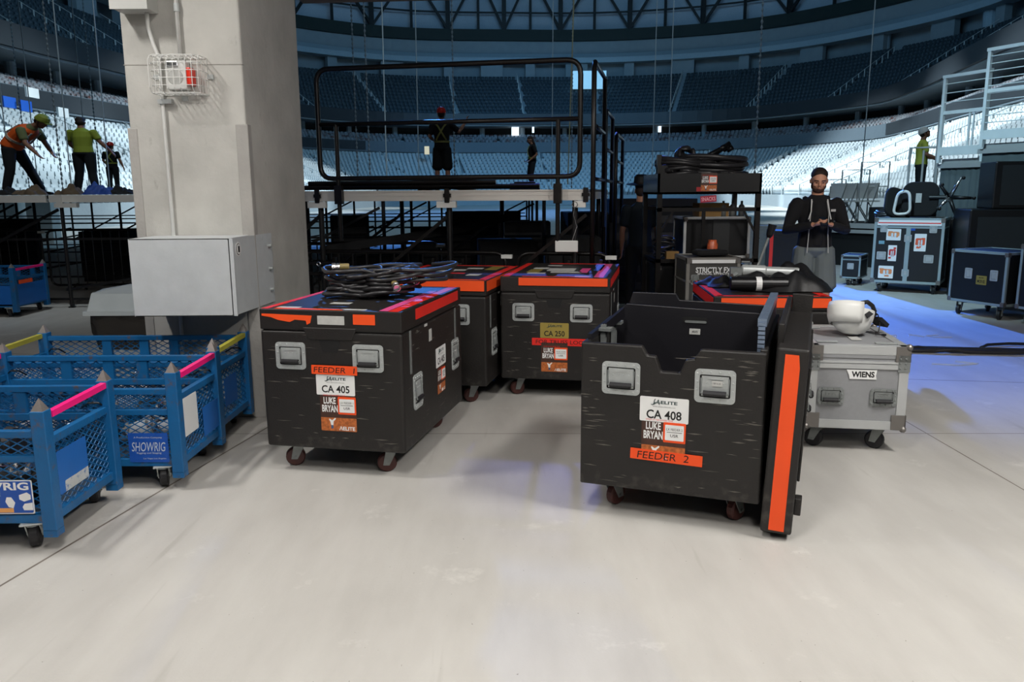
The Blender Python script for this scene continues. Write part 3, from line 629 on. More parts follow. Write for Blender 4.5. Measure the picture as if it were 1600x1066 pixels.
# hoist controller box on a wire near the end leg
t = thing('control_box', 'small white box hanging by a wire at the end leg of the stage', 'box', A, ang)
b = MB(); b.box(3.47, 3.67, -.06, -.03, 1.03, 1.13); b.build('box_body', M_whm, t, bevel=.008)
b = MB(); b.tube([(3.62, -.045, 1.13), (3.66, -.05, 1.25), (3.63, -.05, 1.35), (3.64, -.05, 1.42)], .004, 5); b.tube([(3.64 + .025 * math.cos(a), -.05, 1.44 + .025 * math.sin(a)) for a in [k * .7854 for k in range(8)]], .004, 6, closed=True); b.build('wire', M_chrome, t)
# big guard rail
def roundpoly(P, r, n=5, closed=True):
    out = []; m = len(P)
    for i in range(m):
        p = Vector(P[i]); a = (Vector(P[i - 1]) - p); c = (Vector(P[(i + 1) % m]) - p); a = p + a.normalized() * r; c = p + c.normalized() * r
        for k in range(n + 1):
            s_ = k / n; out.append(a * (1 - s_) ** 2 + p * 2 * s_ * (1 - s_) + c * s_ ** 2)
    return out
t = thing('guard_rail', 'big black tubular guard rail with rounded corners along the front of the stage', 'guard rail', A, ang)
b = MB(); y = -.04
b.tube(roundpoly([(1.3, y, 1.68), (3.68, y, 1.68), (3.68, y, 2.64), (1.3, y, 2.64)], .12), .023, 10, closed=True); b.build('frame_tube', M_tube, t, smooth=True)
b = MB(); b.tube([(1.3, y, 2.16), (3.68, y, 2.16)], .02, 8); b.build('mid_rail', M_tube, t, smooth=True)
for x in (1.47, 3.49):
    b = MB(); b.tube([(x, y, 2.16), (x, y, 1.12)], .02, 10); b.box(x - .035, x + .035, y - .03, y + .028, 1.45, 1.62); b.build('post', M_tube, t)
for i, (dx, y0, y1, z1, lab) in enumerate(((3.79, 0.0, 1.1, 2.63, 'black tubular guard rail on the stage end, nearest of the three'), (3.79, 1.25, 2.2, 2.35, 'black tubular guard rail on the stage end, middle of the three'), (3.82, 2.4, 3.6, 2.2, 'black tubular guard rail on the stage end, farthest of the three'))):
    t = thing('end_guard_rail', lab, 'guard rail', A, ang, 'guard rails on the stage end')
    b = MB(); b.tube([(dx, y0, .7), (dx, y0, z1 - .06), (dx, y0 + .06, z1), (dx, y1, z1 - .0), (dx, y1, 1.2)], .022, 8); b.build('frame_tube', M_tube, t, smooth=True)
    b = MB(); b.tube([(dx, y0, (z1 + 1.6) / 2), (dx, y1, (z1 + 1.6) / 2)], .018, 8); b.tube([(dx, y0, 1.66), (dx, y1, 1.66)], .018, 8); b.build('mid_rail', M_tube, t, smooth=True)
# black pipe bundles on deck front edge
for i, (x0, x1, z, r_, lab) in enumerate(((.9, 3.3, 1.6, .022, 'long black pipe lying along the deck front edge, lower one'), (1.1, 2.9, 1.64, .02, 'long black pipe lying on top of another pipe on the deck edge'))):
    b = MB(); b.tube([A + dv * x0 + nv2 * .12 + Vector((0, 0, z)), A + dv * x1 + nv2 * .15 + Vector((0, 0, z))], r_, 8); tag(b.build('steel_pipe', M_tube), lab, 'pipe')
def coil(name, lab, cat, c, r, n, tr, m=None, h=.03, sq=1.0, rz=0, group=None):
    pts = []; rnd = random.Random(sum(map(ord, lab)) % 999)
    for k in range(n):
        ph = rnd.uniform(0, 6); jr = rnd.uniform(.86, 1.05)
        for j in range(22):
            a = j / 22 * 2 * math.pi; pts.append(Vector((r * jr * math.cos(a + ph) * (1 + .05 * math.sin(3 * a + k)), r * sq * jr * math.sin(a + ph), tr + h * k / n * 2 + .015 * math.sin(2 * a + k))))
    b = MB(); b.tube(pts, tr, 7, M=Matrix.Rotation(rz, 4, 'Z')); o = b.build(name, m or M_cable, smooth=True); o.location = c; tag(o, lab, cat, group); return o
p = A + dv * 2.3 + nv2 * .6
coil('cable_coil', 'black cable pile lying on the guard-railed stage deck', 'cable', (p.x, p.y, 1.57), .3, 4, .02, h=.05)
p = A + dv * 3.1 + nv2 * .5
b = MB(); b.box(-.14, .14, -.1, .1, 0, .06); b.box(-.1, .1, -.09, .09, .06, .075); o = b.build('junction_case', M_blk, bevel=.01); o.location = (p.x, p.y, 1.57); tag(o, 'small flat black box on the stage deck near its right end', 'box')
# main stage (behind and left)
t = thing('main_stage', 'wide arena stage on black steel legs reaching behind the pillar', 'stage', (0, 0, 0))
b = MB(); b.box(-16, 1.2, 11.0, 24, 1.5, 1.545); b.build('deck_board', M_ply, t)
b = MB()
for i in range(9): b.box(-16 + i * 2.44, -16 + i * 2.44 + 2.4, 10.97, 11.02, 1.45, 1.547) if -16 + i * 2.44 < -4 else None
b.build('edge_beam', M_deckalu, t)
b = MB(); b.box(-4.2, 1.2, 10.97, 11.02, 1.45, 1.547); b.build('edge_beam', M_tube, t)
b = MB(); b.box(-6.12, -6.06, 10.93, 10.97, 1.42, 1.55); b.box(-6.15, -5.85, 10.92, 11, 1.38, 1.44); b.build('leg_bracket', M_deckalu, t)
for ix in range(8):
    for iy in range(5):
        x = -15 + ix * 2.2 + .05; y = 11.1 + iy * 3.1
        stage_leg(t, x, y, 1.45)
for iy in range(5):
    b = MB(); y = 11.1 + iy * 3.1
    for ix in range(7):
        x = -15 + ix * 2.2; b.bar((x, y, .25), (x + 2.2, y, 1.35 if (ix + iy) % 2 else .6), .035); b.bar((x, y, .12), (x + 2.2, y, .12), .03); b.bar((x, y, .95), (x + 2.2, y, .95), .03)
    b.build('brace', mat('stage_steel', '100f10', .45), t)
# crowd barriers under the stage front
def barrier(hw=1.1):
    t = thing('crowd_barrier', None, 'crowd barrier'); y = 0
    b = MB(); b.tube(roundpoly([(-hw, y, .12), (hw, y, .12), (hw, y, 1.0), (-hw, y, 1.0)], .12), .019, 8, closed=True); b.build('frame_tube', M_tube, t, smooth=True)
    b = MB()
    for i in range(int(hw * 14) - 1): x = -hw + .14 + i * .14; b.tube([(x, 0, .12), (x, 0, 1.0)], .008, 6)
    b.build('vertical_bars', M_tube, t)
    for s in (-1, 1):
        b = MB(); b.tube([(s * hw * .64, -.3, .02), (s * hw * .64, 0, .14), (s * hw * .64, .3, .02)], .014, 6); b.build('foot', M_tube, t)
    b = MB(); b.box(hw - .04, hw + .06, -.02, .02, .95, .985); b.build('tie_strap', M_whm, t); return t
bar0 = barrier()
spots = [(-1.13, 7.6, -.2, 'black crowd barrier behind the cases, next to the pillar'), (.47, 7.26, -.2, 'black crowd barrier behind the cases, under the right stage end')]
for i, (x, y, a, lab) in enumerate(spots):
    o = bar0 if i == 0 else barrier(.42); o.location = (x, y, 0); o.rotation_euler = (0, 0, a); tag(o, lab, None, 'crowd barriers')
for i, (x, y, lab) in enumerate(((-8.6, 12.8, 'black crowd barrier under the far left stage, leftmost'), (-6.3, 12.9, 'black crowd barrier under the far left stage, beside the pillar'), (-1.9, 8.95, 'black crowd barrier in the dark under the stage, second row'))):
    dup(bar0, (x, y, 0), .05, lab, 'crowd barriers')
# dark equipment under the stage
for i, (x, y, w, h, a, lab) in enumerate(((-.05, 8.6, .6, 1.05, .1, 'black equipment rack under the stage, left of the tall pair'), (.62, 8.3, .55, 1.1, .0, 'black equipment rack under the right end of the stage'), (.92, 10.3, .5, 1.3, .1, 'tall black rack in the dark beside the stage end'), (-1.5, 9.9, .7, .8, -.1, 'low black rack in the dark under the stage'), (.2, 12.6, .8, 1.1, 0, 'black rack far back under the stage'), (1.95, 11.4, 1.2, 1.45, 0, 'wide black rack behind the person in the cowboy hat'), (-1.2, 14.2, 1.1, .95, .1, 'wide black rack deep under the middle of the stage'), (-2.6, 13.0, .6, 1.2, .2, 'narrow black rack deep under the stage right of the pillar'), (-9.8, 15.5, 1.2, 1.1, 0, 'wide black rack deep under the left stage'), (-7.4, 14.8, .8, .9, .1, 'black rack deep under the left stage near the pillar'), (-.6, 17.5, 1.6, 1.15, 0, 'widest black rack at the far end under the stage'))):
    t = thing('equipment_rack', lab, 'equipment rack', (x, y, 0), a)
    b = MB(); b.box(-w / 2, w / 2, -.3, .3, .1, h); b.build('rack_body', M_cloth, t, bevel=.01)
    b = MB()
    for k in range(5): b.box(-w * .42, w * .42, -.31, -.3, .2 + k * (h - .3) / 5, .2 + k * (h - .3) / 5 + .1)
    b.build('front_panel', M_blk, t)
    b = MB(); b.box(-w / 2 + .02, w / 2 - .02, -.28, .28, 0, .1); b.build('base', M_rub, t)
for i, (x, y, lab) in enumerate(((1.25, 8.35, 'tangled black cables on the floor behind the numbered case, nearer pile'), (1.2, 9.4, 'tangled black cables on the floor by the stage end, farther pile'))):
    coil('cable_coil', lab, 'cable', (x, y, 0), .28, 5, .016, h=.06)
# drape straps hanging under deck
b = MB(); pts = [(-1.9, 7.95, .95), (-1.2, 8.0, 1.05), (-.5, 8.2, 1.15), (.1, 8.5, 1.28)]; b.add([(x, y, z) for x, y, z in pts] + [(x, y + .02, z + .08) for x, y, z in pts], [(i, i + 1, 5 + i, 4 + i) for i in range(3)]); tag(b.build('cloth_strap', M_cloth), 'dark cloth strap slung between the legs under the stage', 'strap')
# ================================================================== TRUNK CASES
def trunk(name, lab, loc, rz, w, d, z0, z1, lid=.1, tape=(), wheel=None, cast=None, tongue=True, withlid=True):
    t = thing(name, lab, 'road case', (loc[0], loc[1], 0), rz)
    zl = z1 - lid
    b = MB(); n = .055
    if withlid:
        b.box(-w / 2, w / 2, -d / 2, d / 2, z0, zl - .003); b.build('body', M_black, t, bevel=.014, seg=3)
        b = MB(); b.box(-w / 2, w / 2, -d / 2, d / 2, zl + .003, z1)
        Mf = FRONT(d); b.prism([(-w * .19, zl + .02), (-w * .155, zl - .045), (w * .155, zl - .045), (w * .19, zl + .02)], -.004, .006, Mf)
        b.prism([(-w * .19, zl + .02), (-w * .155, zl - .045), (w * .155, zl - .045), (w * .19, zl + .02)], -.004, .006, BACK(d)); o = b.build('lid', M_black, t, bevel=.012, seg=3)
        b = MB(); b.box(-w / 2 + .012, w / 2 - .012, -d / 2 + .012, d / 2 - .012, zl - .02, zl + .02); b.build('seal', M_ink, t)
        b = MB(); b.prism([(-w * .055, zl - .115), (w * .05, zl - .115), (w * .075, zl - .046), (-w * .08, zl - .046)], -.001, .0015, Mf); b.build('finger_slot_shade', M_ink, t)  # black plate on the surface stands in for the slot's shaded hollow
    for sx in (-1, 1):
        for sy in (-1, 1): caster(t, sx * (w / 2 - .13), sy * (d / 2 - .14), z0, .055, (cast or 0) + (.3 if sy > 0 else 0), wheel)
    return t
def slot_marks(t, w, d, z0, z1):
    Mr = RIGHT(w)
    for yy in (-d * .39, d * .37):
        b = MB(); b.box(yy - .012, yy + .012, z1 - .36, z1 - .12, 0, .004, Mr); b.build('edge_latch', M_zincd, t)
    for (yy, zz, s) in ((-d * .3, z0 + .3, 1), (d * .36, z0 + .36, 1)): handle(t, Mr, yy, zz, .15, .2)
    b = MB(); b.box(-.12, -.07, z1 - .24, z1 - .17, 0, .0015, Mr); b.box(-.2, -.15, z1 - .14, z1 - .125, 0, .0015, Mr); b.build('torn_sticker', M_wh2, t)
W1, D1 = .82, 1.16; ZB, ZT = .15, .93
def place(fl, rz, w, d):     # front-left corner -> centre
    c, s = math.cos(rz), math.sin(rz); return (fl[0] + c * w / 2 - s * d / 2, fl[1] + s * w / 2 + c * d / 2)
# CA 405
rz = R(-12.0)
t405 = trunk('road_case', 'black road case marked FEEDER 1 and CA 405 with a cable coil on its lid', place((-1.385, 4.34), rz, W1, D1), rz, W1, D1, ZB, ZT, .115, cast=R(115))
t = t405; Mf = FRONT(D1); Mt = TOP(ZT); Mr = RIGHT(W1)
for x in (-.235, .215): handle(t, Mf, x, .675, .175, .15)
b = MB()
b.prism([(-.395, .905), (-.1, .9), (-.11, .86), (-.13, .85), (-.135, .872), (-.2, .876), (-.23, .862), (-.3, .872), (-.34, .886), (-.395, .893)], .0, .002, Mf); b.build('torn_tape', M_orange, t)
patch(Mf, .2, .885, .125, .055, M_orange, t, 'tape_strip'); patch(Mf, .01, .877, .155, .048, M_wh2, t, 'worn_label')
p = patch(Mf, .02, .605, .265, .05, M_orange, t, 'tape_strip', z=.009); text('FEEDER  1', Mf, .02, .605, .24, .03, M_ink, p, .0, .0112, slant=.1)
label_plate(t, Mf, .02, .52, .225, .115, 'CA 405')
poster(t, Mf, .03, .375, .21, 'LX FEEDER 1', 'USR')
for cx, cy, w, h, m_ in ((-.385, .0, .04, 1.13, M_redtape), (-.13, -.545, .4, .035, M_orange), (.36, -.0, .055, 1.13, M_redtape), (.30, -.1, .05, .9, M_pinktape)): patch(Mt, cx, cy, w, h, m_, t, 'tape_strip')
for cx, cy, w, h in ((-.27, -.5, .13, .05), (.12, -.53, .15, .04), (-.05, -.3, .12, .06), (-.2, .1, .1, .07)): patch(Mt, cx, cy, w, h, M_wh2, t, 'worn_label')
patch(Mr, .08, .885, .86, .06, M_redtape, t, 'tape_strip'); slot_marks(t, W1, D1, ZB, ZT)
label_plate(t, Mr, .1, .56, .2, .12, 'CA 405'); poster(t, Mr, .1, .42, .16, 'LX FEEDER 1', 'USR')
def scuffs(t, M, w, z0, z1, n, seed):
    rnd = random.Random(seed); b = MB()
    for k in range(n):
        x = rnd.uniform(-w * .45, w * .45); z = rnd.uniform(z0, z1); l = rnd.uniform(.01, .05); h = rnd.uniform(.001, .0035); e = rnd.uniform(-.004, .004)
        b.prism([(x - l, z), (x, z - h), (x + l, z + e), (x, z + h)], 0, .0006, M)
    b.build('scratches', mat('scratch_grey', '5c5852', .7, var=.3), t, kind='stuff')
scuffs(t, Mf, .8, .2, .8, 45, 1); scuffs(t, Mr, 1.1, .2, .85, 45, 2)
# case behind (no number)
rz = R(-12.5); c, s = math.cos(rz), math.sin(rz); fr = (-.185, 5.69)
fl = (fr[0] - c * W1, fr[1] - s * W1)
t = trunk('road_case', 'black road case with red and orange taped edges standing between its numbered neighbours', place(fl, rz, W1, D1), rz, W1, D1, ZB, ZT, .115, cast=R(120))
for x in (-.235, .2): handle(t, Mf, x, .68, .175, .15)
patch(Mf, 0, .89, .8, .075, M_orange, t, 'tape_strip', z=.007); patch(Mr, 0, .885, 1.1, .075, M_orange, t, 'tape_strip')
for cx, cy, w, h, m_ in ((-.38, 0, .05, 1.13, M_redtape), (.375, 0, .06, 1.13, M_redtape), (0, -.55, .78, .035, M_orange), (0, .55, .78, .035, M_redtape), (.05, -.1, .14, .05, M_redtape)): patch(Mt, cx, cy, w, h, m_, t, 'tape_strip')
for cx, cy, w, h in ((-.12, .0, .22, .2), (.1, .3, .13, .08), (.22, -.2, .1, .12), (-.1, -.48, .2, .04), (.0, .15, .12, .1)): patch(Mt, cx, cy, w, h, M_wh2, t, 'worn_label')
slot_marks(t, W1, D1, ZB, ZT); patch(Mt, .25, .35, .1, .3, M_gold, t, 'gold_label'); scuffs(t, Mr, 1.1, .2, .85, 25, 3)
# CA 250
rz = R(-10.8)
t = trunk('road_case', 'black road case marked CA 250 and FOR TRUSS LOOMS with a gold label', place((-.085, 5.97), rz, W1, D1), rz, W1, D1, ZB, ZT, .115, cast=R(120))
for x in (-.235, .2): handle(t, Mf, x, .665, .165, .135)
patch(Mf, .06, .895, .66, .058, M_orange, t, 'tape_strip', z=.007)
label_plate(t, Mf, 0.0, .53, .215, .115, 'CA 250', M_gold, url=False)
p = patch(Mf, .13, .443, .6, .055, M_redtape, t, 'tape_strip'); text('FOR TRUSS LOOMS', Mf, .07, .443, .42, .03, M_ink, p, .0, .0034)
poster(t, Mf, .0, .325, .2, 'TRUSS LOOMS', 'USR')
for cx, cy, w, h, m_ in ((-.37, 0, .05, 1.13, M_redtape), (0, -.545, .5, .03, M_redtape), (.06, .55, .5, .04, M_redtape), (.32, 0, .07, 1.1, M_pinktape), (.17, -.05, .07, .35, M_pinktape)): patch(Mt, cx, cy, w, h, m_, t, 'tape_strip')
for cx, cy, w, h in ((-.02, .0, .22, .22), (-.2, .1, .12, .12), (-.18, -.3, .14, .08), (-.12, .35, .12, .07), (.1, -.2, .12, .1), (-.02, -.2, .12, .1), (.2, -.5, .12, .04)): patch(Mt, cx, cy, w, h, M_wh2, t, 'worn_label')
patch(Mt, -.22, -.12, .1, .26, M_gold, t, 'gold_label'); patch(Mr, 0, .885, 1.1, .06, M_redtape, t, 'tape_strip'); slot_marks(t, W1, D1, ZB, ZT)
patch(Mt, .27, .2, .06, .5, mat('blue_tape', '2f57a8', .4), t, 'blue_label'); scuffs(t, Mf, .8, .18, .8, 40, 4)
# red-taped case behind the open one
rz = R(-4.5); W2, D2 = .80, 1.0
t = trunk('road_case', 'black road case with red taped rim holding metal tubes and a black cloth', place((1.40, 5.50), rz, W2, D2), rz, W2, D2, ZB, .83, .1, cast=R(60))
Mf2 = FRONT(D2); Mt2 = TOP(.83); Ml2 = LEFT(W2)
patch(Mf2, .02, .788, .74, .066, M_orange, t, 'tape_strip', z=.007); patch(Ml2, 0, .785, .96, .07, M_redtape, t, 'tape_strip'); patch(RIGHT(W2), 0, .785, .96, .07, M_redtape, t, 'tape_strip')
for cx, cy, w, h, m_ in ((-.36, 0, .06, .96, M_redtape), (.36, 0, .06, .96, M_redtape), (0, -.46, .74, .04, M_redtape), (0, .46, .74, .05, M_redtape), (-.2, .1, .1, .04, M_redtape)): patch(Mt2, cx, cy, w, h, m_, t, 'tape_strip')
for x in (-.22, .2): handle(t, Mf2, x, .6, .16, .13)
CASE_R = (place((1.40, 5.50), rz, W2, D2), rz)
# ---- open case CA 408
rz = R(-20.8); W3, D3 = .845, 1.16
c408 = place((.325, 3.72), rz, W3, D3)
t = trunk('road_case', 'open black road case marked CA 408 and FEEDER 2, lid folded down its right side', c408, rz, W3, D3, .15, .85, .0, cast=R(-28), withlid=False)
Mf = FRONT(D3); zt_ = .85
notch = [(-.42, .15), (.42, .15), (.42, zt_), (.135, zt_ - .0), (.108, zt_ - .045), (.07, zt_ - .052), (.045, zt_ - .115), (-.04, zt_ - .115), (-.065, zt_ - .045), (-.105, zt_ - .042), (-.13, zt_), (-.42, zt_)]
b = MB(); b.prism(notch, -.035, 0, Mf); o = b.build('front_wall', M_black, t, bevel=.008)
b = MB(); b.prism(notch, -.035, 0, BACK(D3)); b.build('back_wall', M_black, t, bevel=.008)
b = MB(); b.box(-.4225, -.39, -D3 / 2 + .03, D3 / 2 - .03, .15, zt_); b.build('left_wall', M_black, t, bevel=.006)
b = MB(); b.box(.39, .4225, -D3 / 2 + .03, D3 / 2 - .03, .15, zt_ + .01); b.build('right_wall', M_black, t, bevel=.006)
b = MB(); b.box(-.4, .4, -D3 / 2 + .03, D3 / 2 - .03, .15, .175); b.build('bottom', M_black, t)
b = MB(); b.prism([(-.385, .18), (.385, .18), (.385, .91), (.345, .945), (-.33, .965), (-.365, .925), (-.385, .85)], -.009, .009, frame((0, -.02, 0), (1, 0, 0), (0, 0, 1)))
dvd = b.build('divider', M_blackin, t, bevel=.003)
Md = frame((0, -.03, 0), (1, 0, 0), (0, 0, 1))
b = MB(); b.prism(rrect(.125, .032, .015, .03, .895), 0, .001, Md); b.build('hand_slot', M_ink, dvd); b = MB(); b.prism(rrect(.11, .012, .006, .035, .886), .001, .004, Md); b.build('slot_edge', M_zincd, dvd)
p = patch(Md, .032, .835, .055, .03, M_wh2, dvd, 'paper_tag'); text('405', Md, .032, .835, .03, .01, M_ink, p, 0, .0034)
b = MB(); b.prism([(-.38, .18), (.385, .18), (.385, .945), (-.1, .955), (-.12, .99), (-.36, .99), (-.38, .93)], -.009, .009, frame((0, .28, 0), (1, 0, 0), (0, 0, 1))); b.build('divider', M_blackin, t, bevel=.003)
b = MB()
for yy in (-.34, -.12, .12): b.box(-.385, -.36, yy - .012, yy + .012, .3, .9); b.box(-.39, -.33, yy - .03, yy + .03, .87, .885)
b.build('divider_track', M_zincd, t)
b = MB(); b.bar((-.40, -.5, .862), (-.40, -.05, .885), .02, .03); b.bar((-.37, -.33, .88), (-.33, -.1, .93), .015, .05); b.build('strut', M_blackin, t)
b = MB(); b.box(.372, .405, -.50, .5, .6, .98); b.build('hinge_wall', M_blackin, t, bevel=.003)
b = MB()
for k in range(24): b.box(.370, .409, -.505 + k * .042, -.505 + k * .042 + .034, .955, .99)
for k in range(17): b.box(.374, .404, -.512, -.500, .64 + k * .02, .655 + k * .02)
b.build('piano_hinge', mat('hinge_steel', '8fa0b8', .3, metal=.7), t)
for x, s in ((-.225, 1), (.205, 1)): handle(t, Mf, x, .69 - (0 if x < 0 else .005), .18, .155)
p = patch(Mf, .275 - .06, .70, .045, .025, M_wh2, t, 'small_sticker', z=.008); text('R9 4-10', Mf, .215, .70, .03, .008, M_ink, p, 0, .0102)
label_plate(t, Mf, -.02, .555, .225, .118, 'CA 408')
poster(t, Mf, -.02, .42, .205, 'LX FEEDER 2', 'USR')
p = patch(Mf, -.005, .33, .335, .052, M_orange, t, 'tape_strip', z=.004, rot=R(-1.2)); text('FEEDER  2', Mf, -.02, .331, .24, .034, M_ink, p, .0, .0062, slant=.1)
scuffs(t, Mf, .82, .18, .83, 50, 5)
rnd = random.Random(3); b = MB()
for k in range(34):
    sx = rnd.choice((-1, 1)); x = sx * rnd.uniform(.3, .40); z = rnd.uniform(.42, .8) if sx < 0 else rnd.uniform(.35, .8); l = rnd.uniform(.006, .04); h = rnd.uniform(.001, .004)
    b.prism([(x - l, z), (x, z - h), (x + l, z), (x, z + h)], 0, .0006, Mf)
b.build('scratches', mat('scratch_grey', '5c5852', .7, var=.3), t, kind='stuff')
# its lid folded down the right side: a shallow tray standing on its long edge
lidt = bpy.data.objects.new('lid', bpy.data.meshes.new('lid'))
Ml = Matrix.Translation((.428, 0, 0)) @ Matrix.Rotation(R(2.2), 4, 'Y')
b = MB(); b.box(.0, .135, -D3 / 2 - .02, D3 / 2 - .02, .035, .885, Ml); lid = b.build('lid', M_black, t, bevel=.012, seg=3)
MlF = Ml @ frame((0, -D3 / 2 - .02, 0), (1, 0, 0), (0, 0, 1))
b = MB(); b.prism([(.036, .05), (.102, .05), (.100, .80), (.092, .858), (.036, .858)], .0, .002, MlF); b.build('tape_strip', M_orange, lid)
MlR = Ml @ frame((.135, 0, 0), (0, 1, 0), (0, 0, 1))
b = MB(); b.prism([(-.56, .28), (.5, .28), (.5, .8), (-.56, .8)], 0, .012, MlR); b.prism([(-.56, .12), (-.5, .12), (-.5, .2), (-.56, .2)], 0, .03, MlR); b.build('lid_rim', M_black, lid, bevel=.004)
MlR2 = MlR @ Matrix.Translation((0, 0, .012)); handle(lid, MlR2, -.1, .6, .12, .13); handle(lid, MlR2, .2, .45, .12, .13)
b = MB(); b.box(.02, .13, D3 / 2 - .05, D3 / 2 - .02, .5, .985, Ml); b.box(-.005, .02, -D3 / 2 + .1, D3 / 2 - .05, .6, .97, Ml); b.build('lid_flange', M_black, lid, bevel=.004)
# ================================================================== flight cases
def flight(name, lab, cat, loc, rz, w, d, z0, z1, panel, edge, lidh=.13, cast=True, wheel=None, r=.05, ew=.035, side=True, cr=R(200), foot=True):
    t = thing(name, lab, cat, (loc[0], loc[1], 0), rz)
    b = MB(); b.box(-w / 2 + .004, w / 2 - .004, -d / 2 + .004, d / 2 - .004, z0 + .004, z1 - .004); b.build('panels', panel, t)
    b = MB(); e = ew
    for sx in (-1, 1):
        for sy in (-1, 1):
            x0, y0 = sx * w / 2, sy * d / 2
            b.box(x0, x0 - sx * e, y0 + sy * .003, y0 - sy * .004, z0, z1); b.box(x0 + sx * .003, x0 - sx * .004, y0, y0 - sy * e, z0, z1)
    for z, s in ((z0, 1), (z1, -1)):
        for sy in (-1, 1): b.box(-w / 2, w / 2, sy * (d / 2 + .003), sy * (d / 2 - .004), z, z + s * e); b.box(-w / 2, w / 2, sy * (d / 2), sy * (d / 2 - e), z - s * .003, z + s * .004)
        for sx in (-1, 1): b.box(sx * (w / 2 + .003), sx * (w / 2 - .004), -d / 2, d / 2, z, z + s * e); b.box(sx * (w / 2), sx * (w / 2 - e), -d / 2, d / 2, z - s * .003, z + s * .004)
    if lidh:
        for z in (z1 - lidh,):
            for sy in (-1, 1): b.box(-w / 2, w / 2, sy * (d / 2 + .005), sy * (d / 2 - .004), z - e * .6, z - .002); b.box(-w / 2, w / 2, sy * (d / 2 + .005), sy * (d / 2 - .004), z + .002, z + e * .3)
            for sx in (-1, 1): b.box(sx * (w / 2 + .005), sx * (w / 2 - .004), -d / 2, d / 2, z - e * .6, z - .002)
    b.build('edge_trim', edge, t)
    for sx in (-1, 1):
        for sy in (-1, 1):
            for z, s in ((z0, 1), (z1, -1)):
                b = MB(); x0, y0 = sx * w / 2, sy * d / 2; k = ew * 1.5
                b.ell((x0 - sx * .004, y0 - sy * .004, z + s * .004), (ew * .42,) * 3, 10)
                b.box(x0 + sx * .007, x0 - sx * k, y0 + sy * .007, y0 + sy * .0, z, z + s * k * 1.2); b.box(x0 + sx * .007, x0, y0 + sy * .007, y0 - sy * k, z, z + s * k * 1.2)
                b.build('ball_corner', mat('ball_steel', '77736f', .4, metal=.5), t)
            if cast: caster(t, sx * (w / 2 - .1), sy * (d / 2 - .1), z0, r, cr + (.4 if sy > 0 else 0), wheel or M_rub)
    return t
# silver case with WIENS lettering
rz = R(-9.5); W4, D4 = .555, .76
tW = flight('flight_case', 'grey flight case with aluminium edges and a white face-shield helmet on top', 'road case', place((1.765, 4.645), rz, W4, D4), rz, W4, D4, .15, .65, M_grey, M_alu, .105, ew=.05, r=.055, cr=R(60))
Mf = FRONT(D4); t = tW
for x in (-.145, .15): handle(t, Mf, x, .345, .15, .105, True)
b = MB(); b.prism([(-.065, .508), (.105, .508), (.10, .475), (.105, .452), (-.045, .452), (-.05, .475)], 0, .002, Mf); p = b.build('logo_sticker', M_white, t); text('WIENS', Mf, .028, .481, .128, .036, M_ink, p, .04, .0025)
b = MB(); b.box(-W4 / 2 + .06, W4 / 2 - .06, .578, .62, -.002, .001, Mf); b.build('lid_channel', M_grey, t)
for sx in (-1, 1):
    b = MB()
    for k in range(3):
        for q in range(2): b.lathe([(.006, .008), (.004, .011)], 8, Mf @ Matrix.Translation((sx * (W4 / 2 - .02 - q * .03), .58 - k * .028, 0)))
    b.box(sx * (W4 / 2 + .006), sx * (W4 / 2 - .06), .5, .6, 0, .007, Mf); b.build('corner_plate', M_zincd, t)
for x, y in ((-.16, -.26), (.17, -.28), (-.16, .26)): b = MB(); b.box(x - .06, x + .06, y - .02, y + .02, 0, .006, TOP(.65)); b.build('top_plate', M_zinc, t)
patch(TOP(.65), .03, -.12, .06, .12, M_wh2, t, 'worn_label')
handle(t, LEFT(W4), -.1, .35, .15, .105, True)
# face-shield helmet
hc, hs = Matrix.Translation((tW.location.x + .0, tW.location.y + .10, .65)), 1
t = thing('safety_helmet', 'white helmet with raised shield and black strap lying on the grey flight case', 'helmet', (tW.location.x + .03, tW.location.y - .02, .655), R(25))
Mh = Matrix.Translation((0, 0, .105)) @ Matrix.Rotation(R(168), 4, 'X') @ Matrix.Rotation(R(-14), 4, 'Y')
b = MB(); prof = [(.001, .105), (.04, .1), (.075, .082), (.1, .05), (.112, .01), (.118, -.02), (.12, -.05), (.115, -.05), (.11, -.02), (.10, .01), (.06, .07), (.001, .09)]
b.lathe(prof, 28, Mh @ Matrix.Scale(1.18, 4, (1, 0, 0))); b.build('shell', M_whm, t, smooth=True)
b = MB()
P = []
for k in range(13):
    a = R(-75 + 150 * k / 12); P.append((math.cos(a) * .15, math.sin(a) * .125))
for (zz, sc_) in ((.03, 1.0), (-.02, 1.05), (-.07, 1.0)): pass
vs = []
for (zz, sc_) in ((.045, .93), (.0, 1.03), (-.05, 1.05), (-.085, 1.0)):
    for x, y in P: vs.append((x * sc_, y * sc_, zz))
n = len(P); fs = [(i * n + k, i * n + k + 1, (i + 1) * n + k + 1, (i + 1) * n + k) for i in range(3) for k in range(n - 1)]
b.add(vs, fs, Mh @ Matrix.Rotation(R(180), 4, 'Z')); o = b.build('face_shield', M_whm, t, smooth=True); mm = o.modifiers.new('s', 'SOLIDIFY'); mm.thickness = .004
b = MB(); b.box(.085, .17, -.075, .02, .165, .19, Matrix.Rotation(R(35), 4, 'Y')); b.tube([(.05, -.02, .2), (.09, -.03, .205), (.125, -.04, .18), (.15, -.04, .14)], .014, 8); b.tube([(-.01, -.12, .13), (.02, -.128, .15)], .02, 3); b.build('headband', M_rub, t)
b = MB(); b.prism([(0, 0), (.034, .012), (.006, .034)], 0, .003, frame((.02, -.148, .13), (1, .2, 0), (0, -.1, 1))); b.build('vent', M_ink, t)
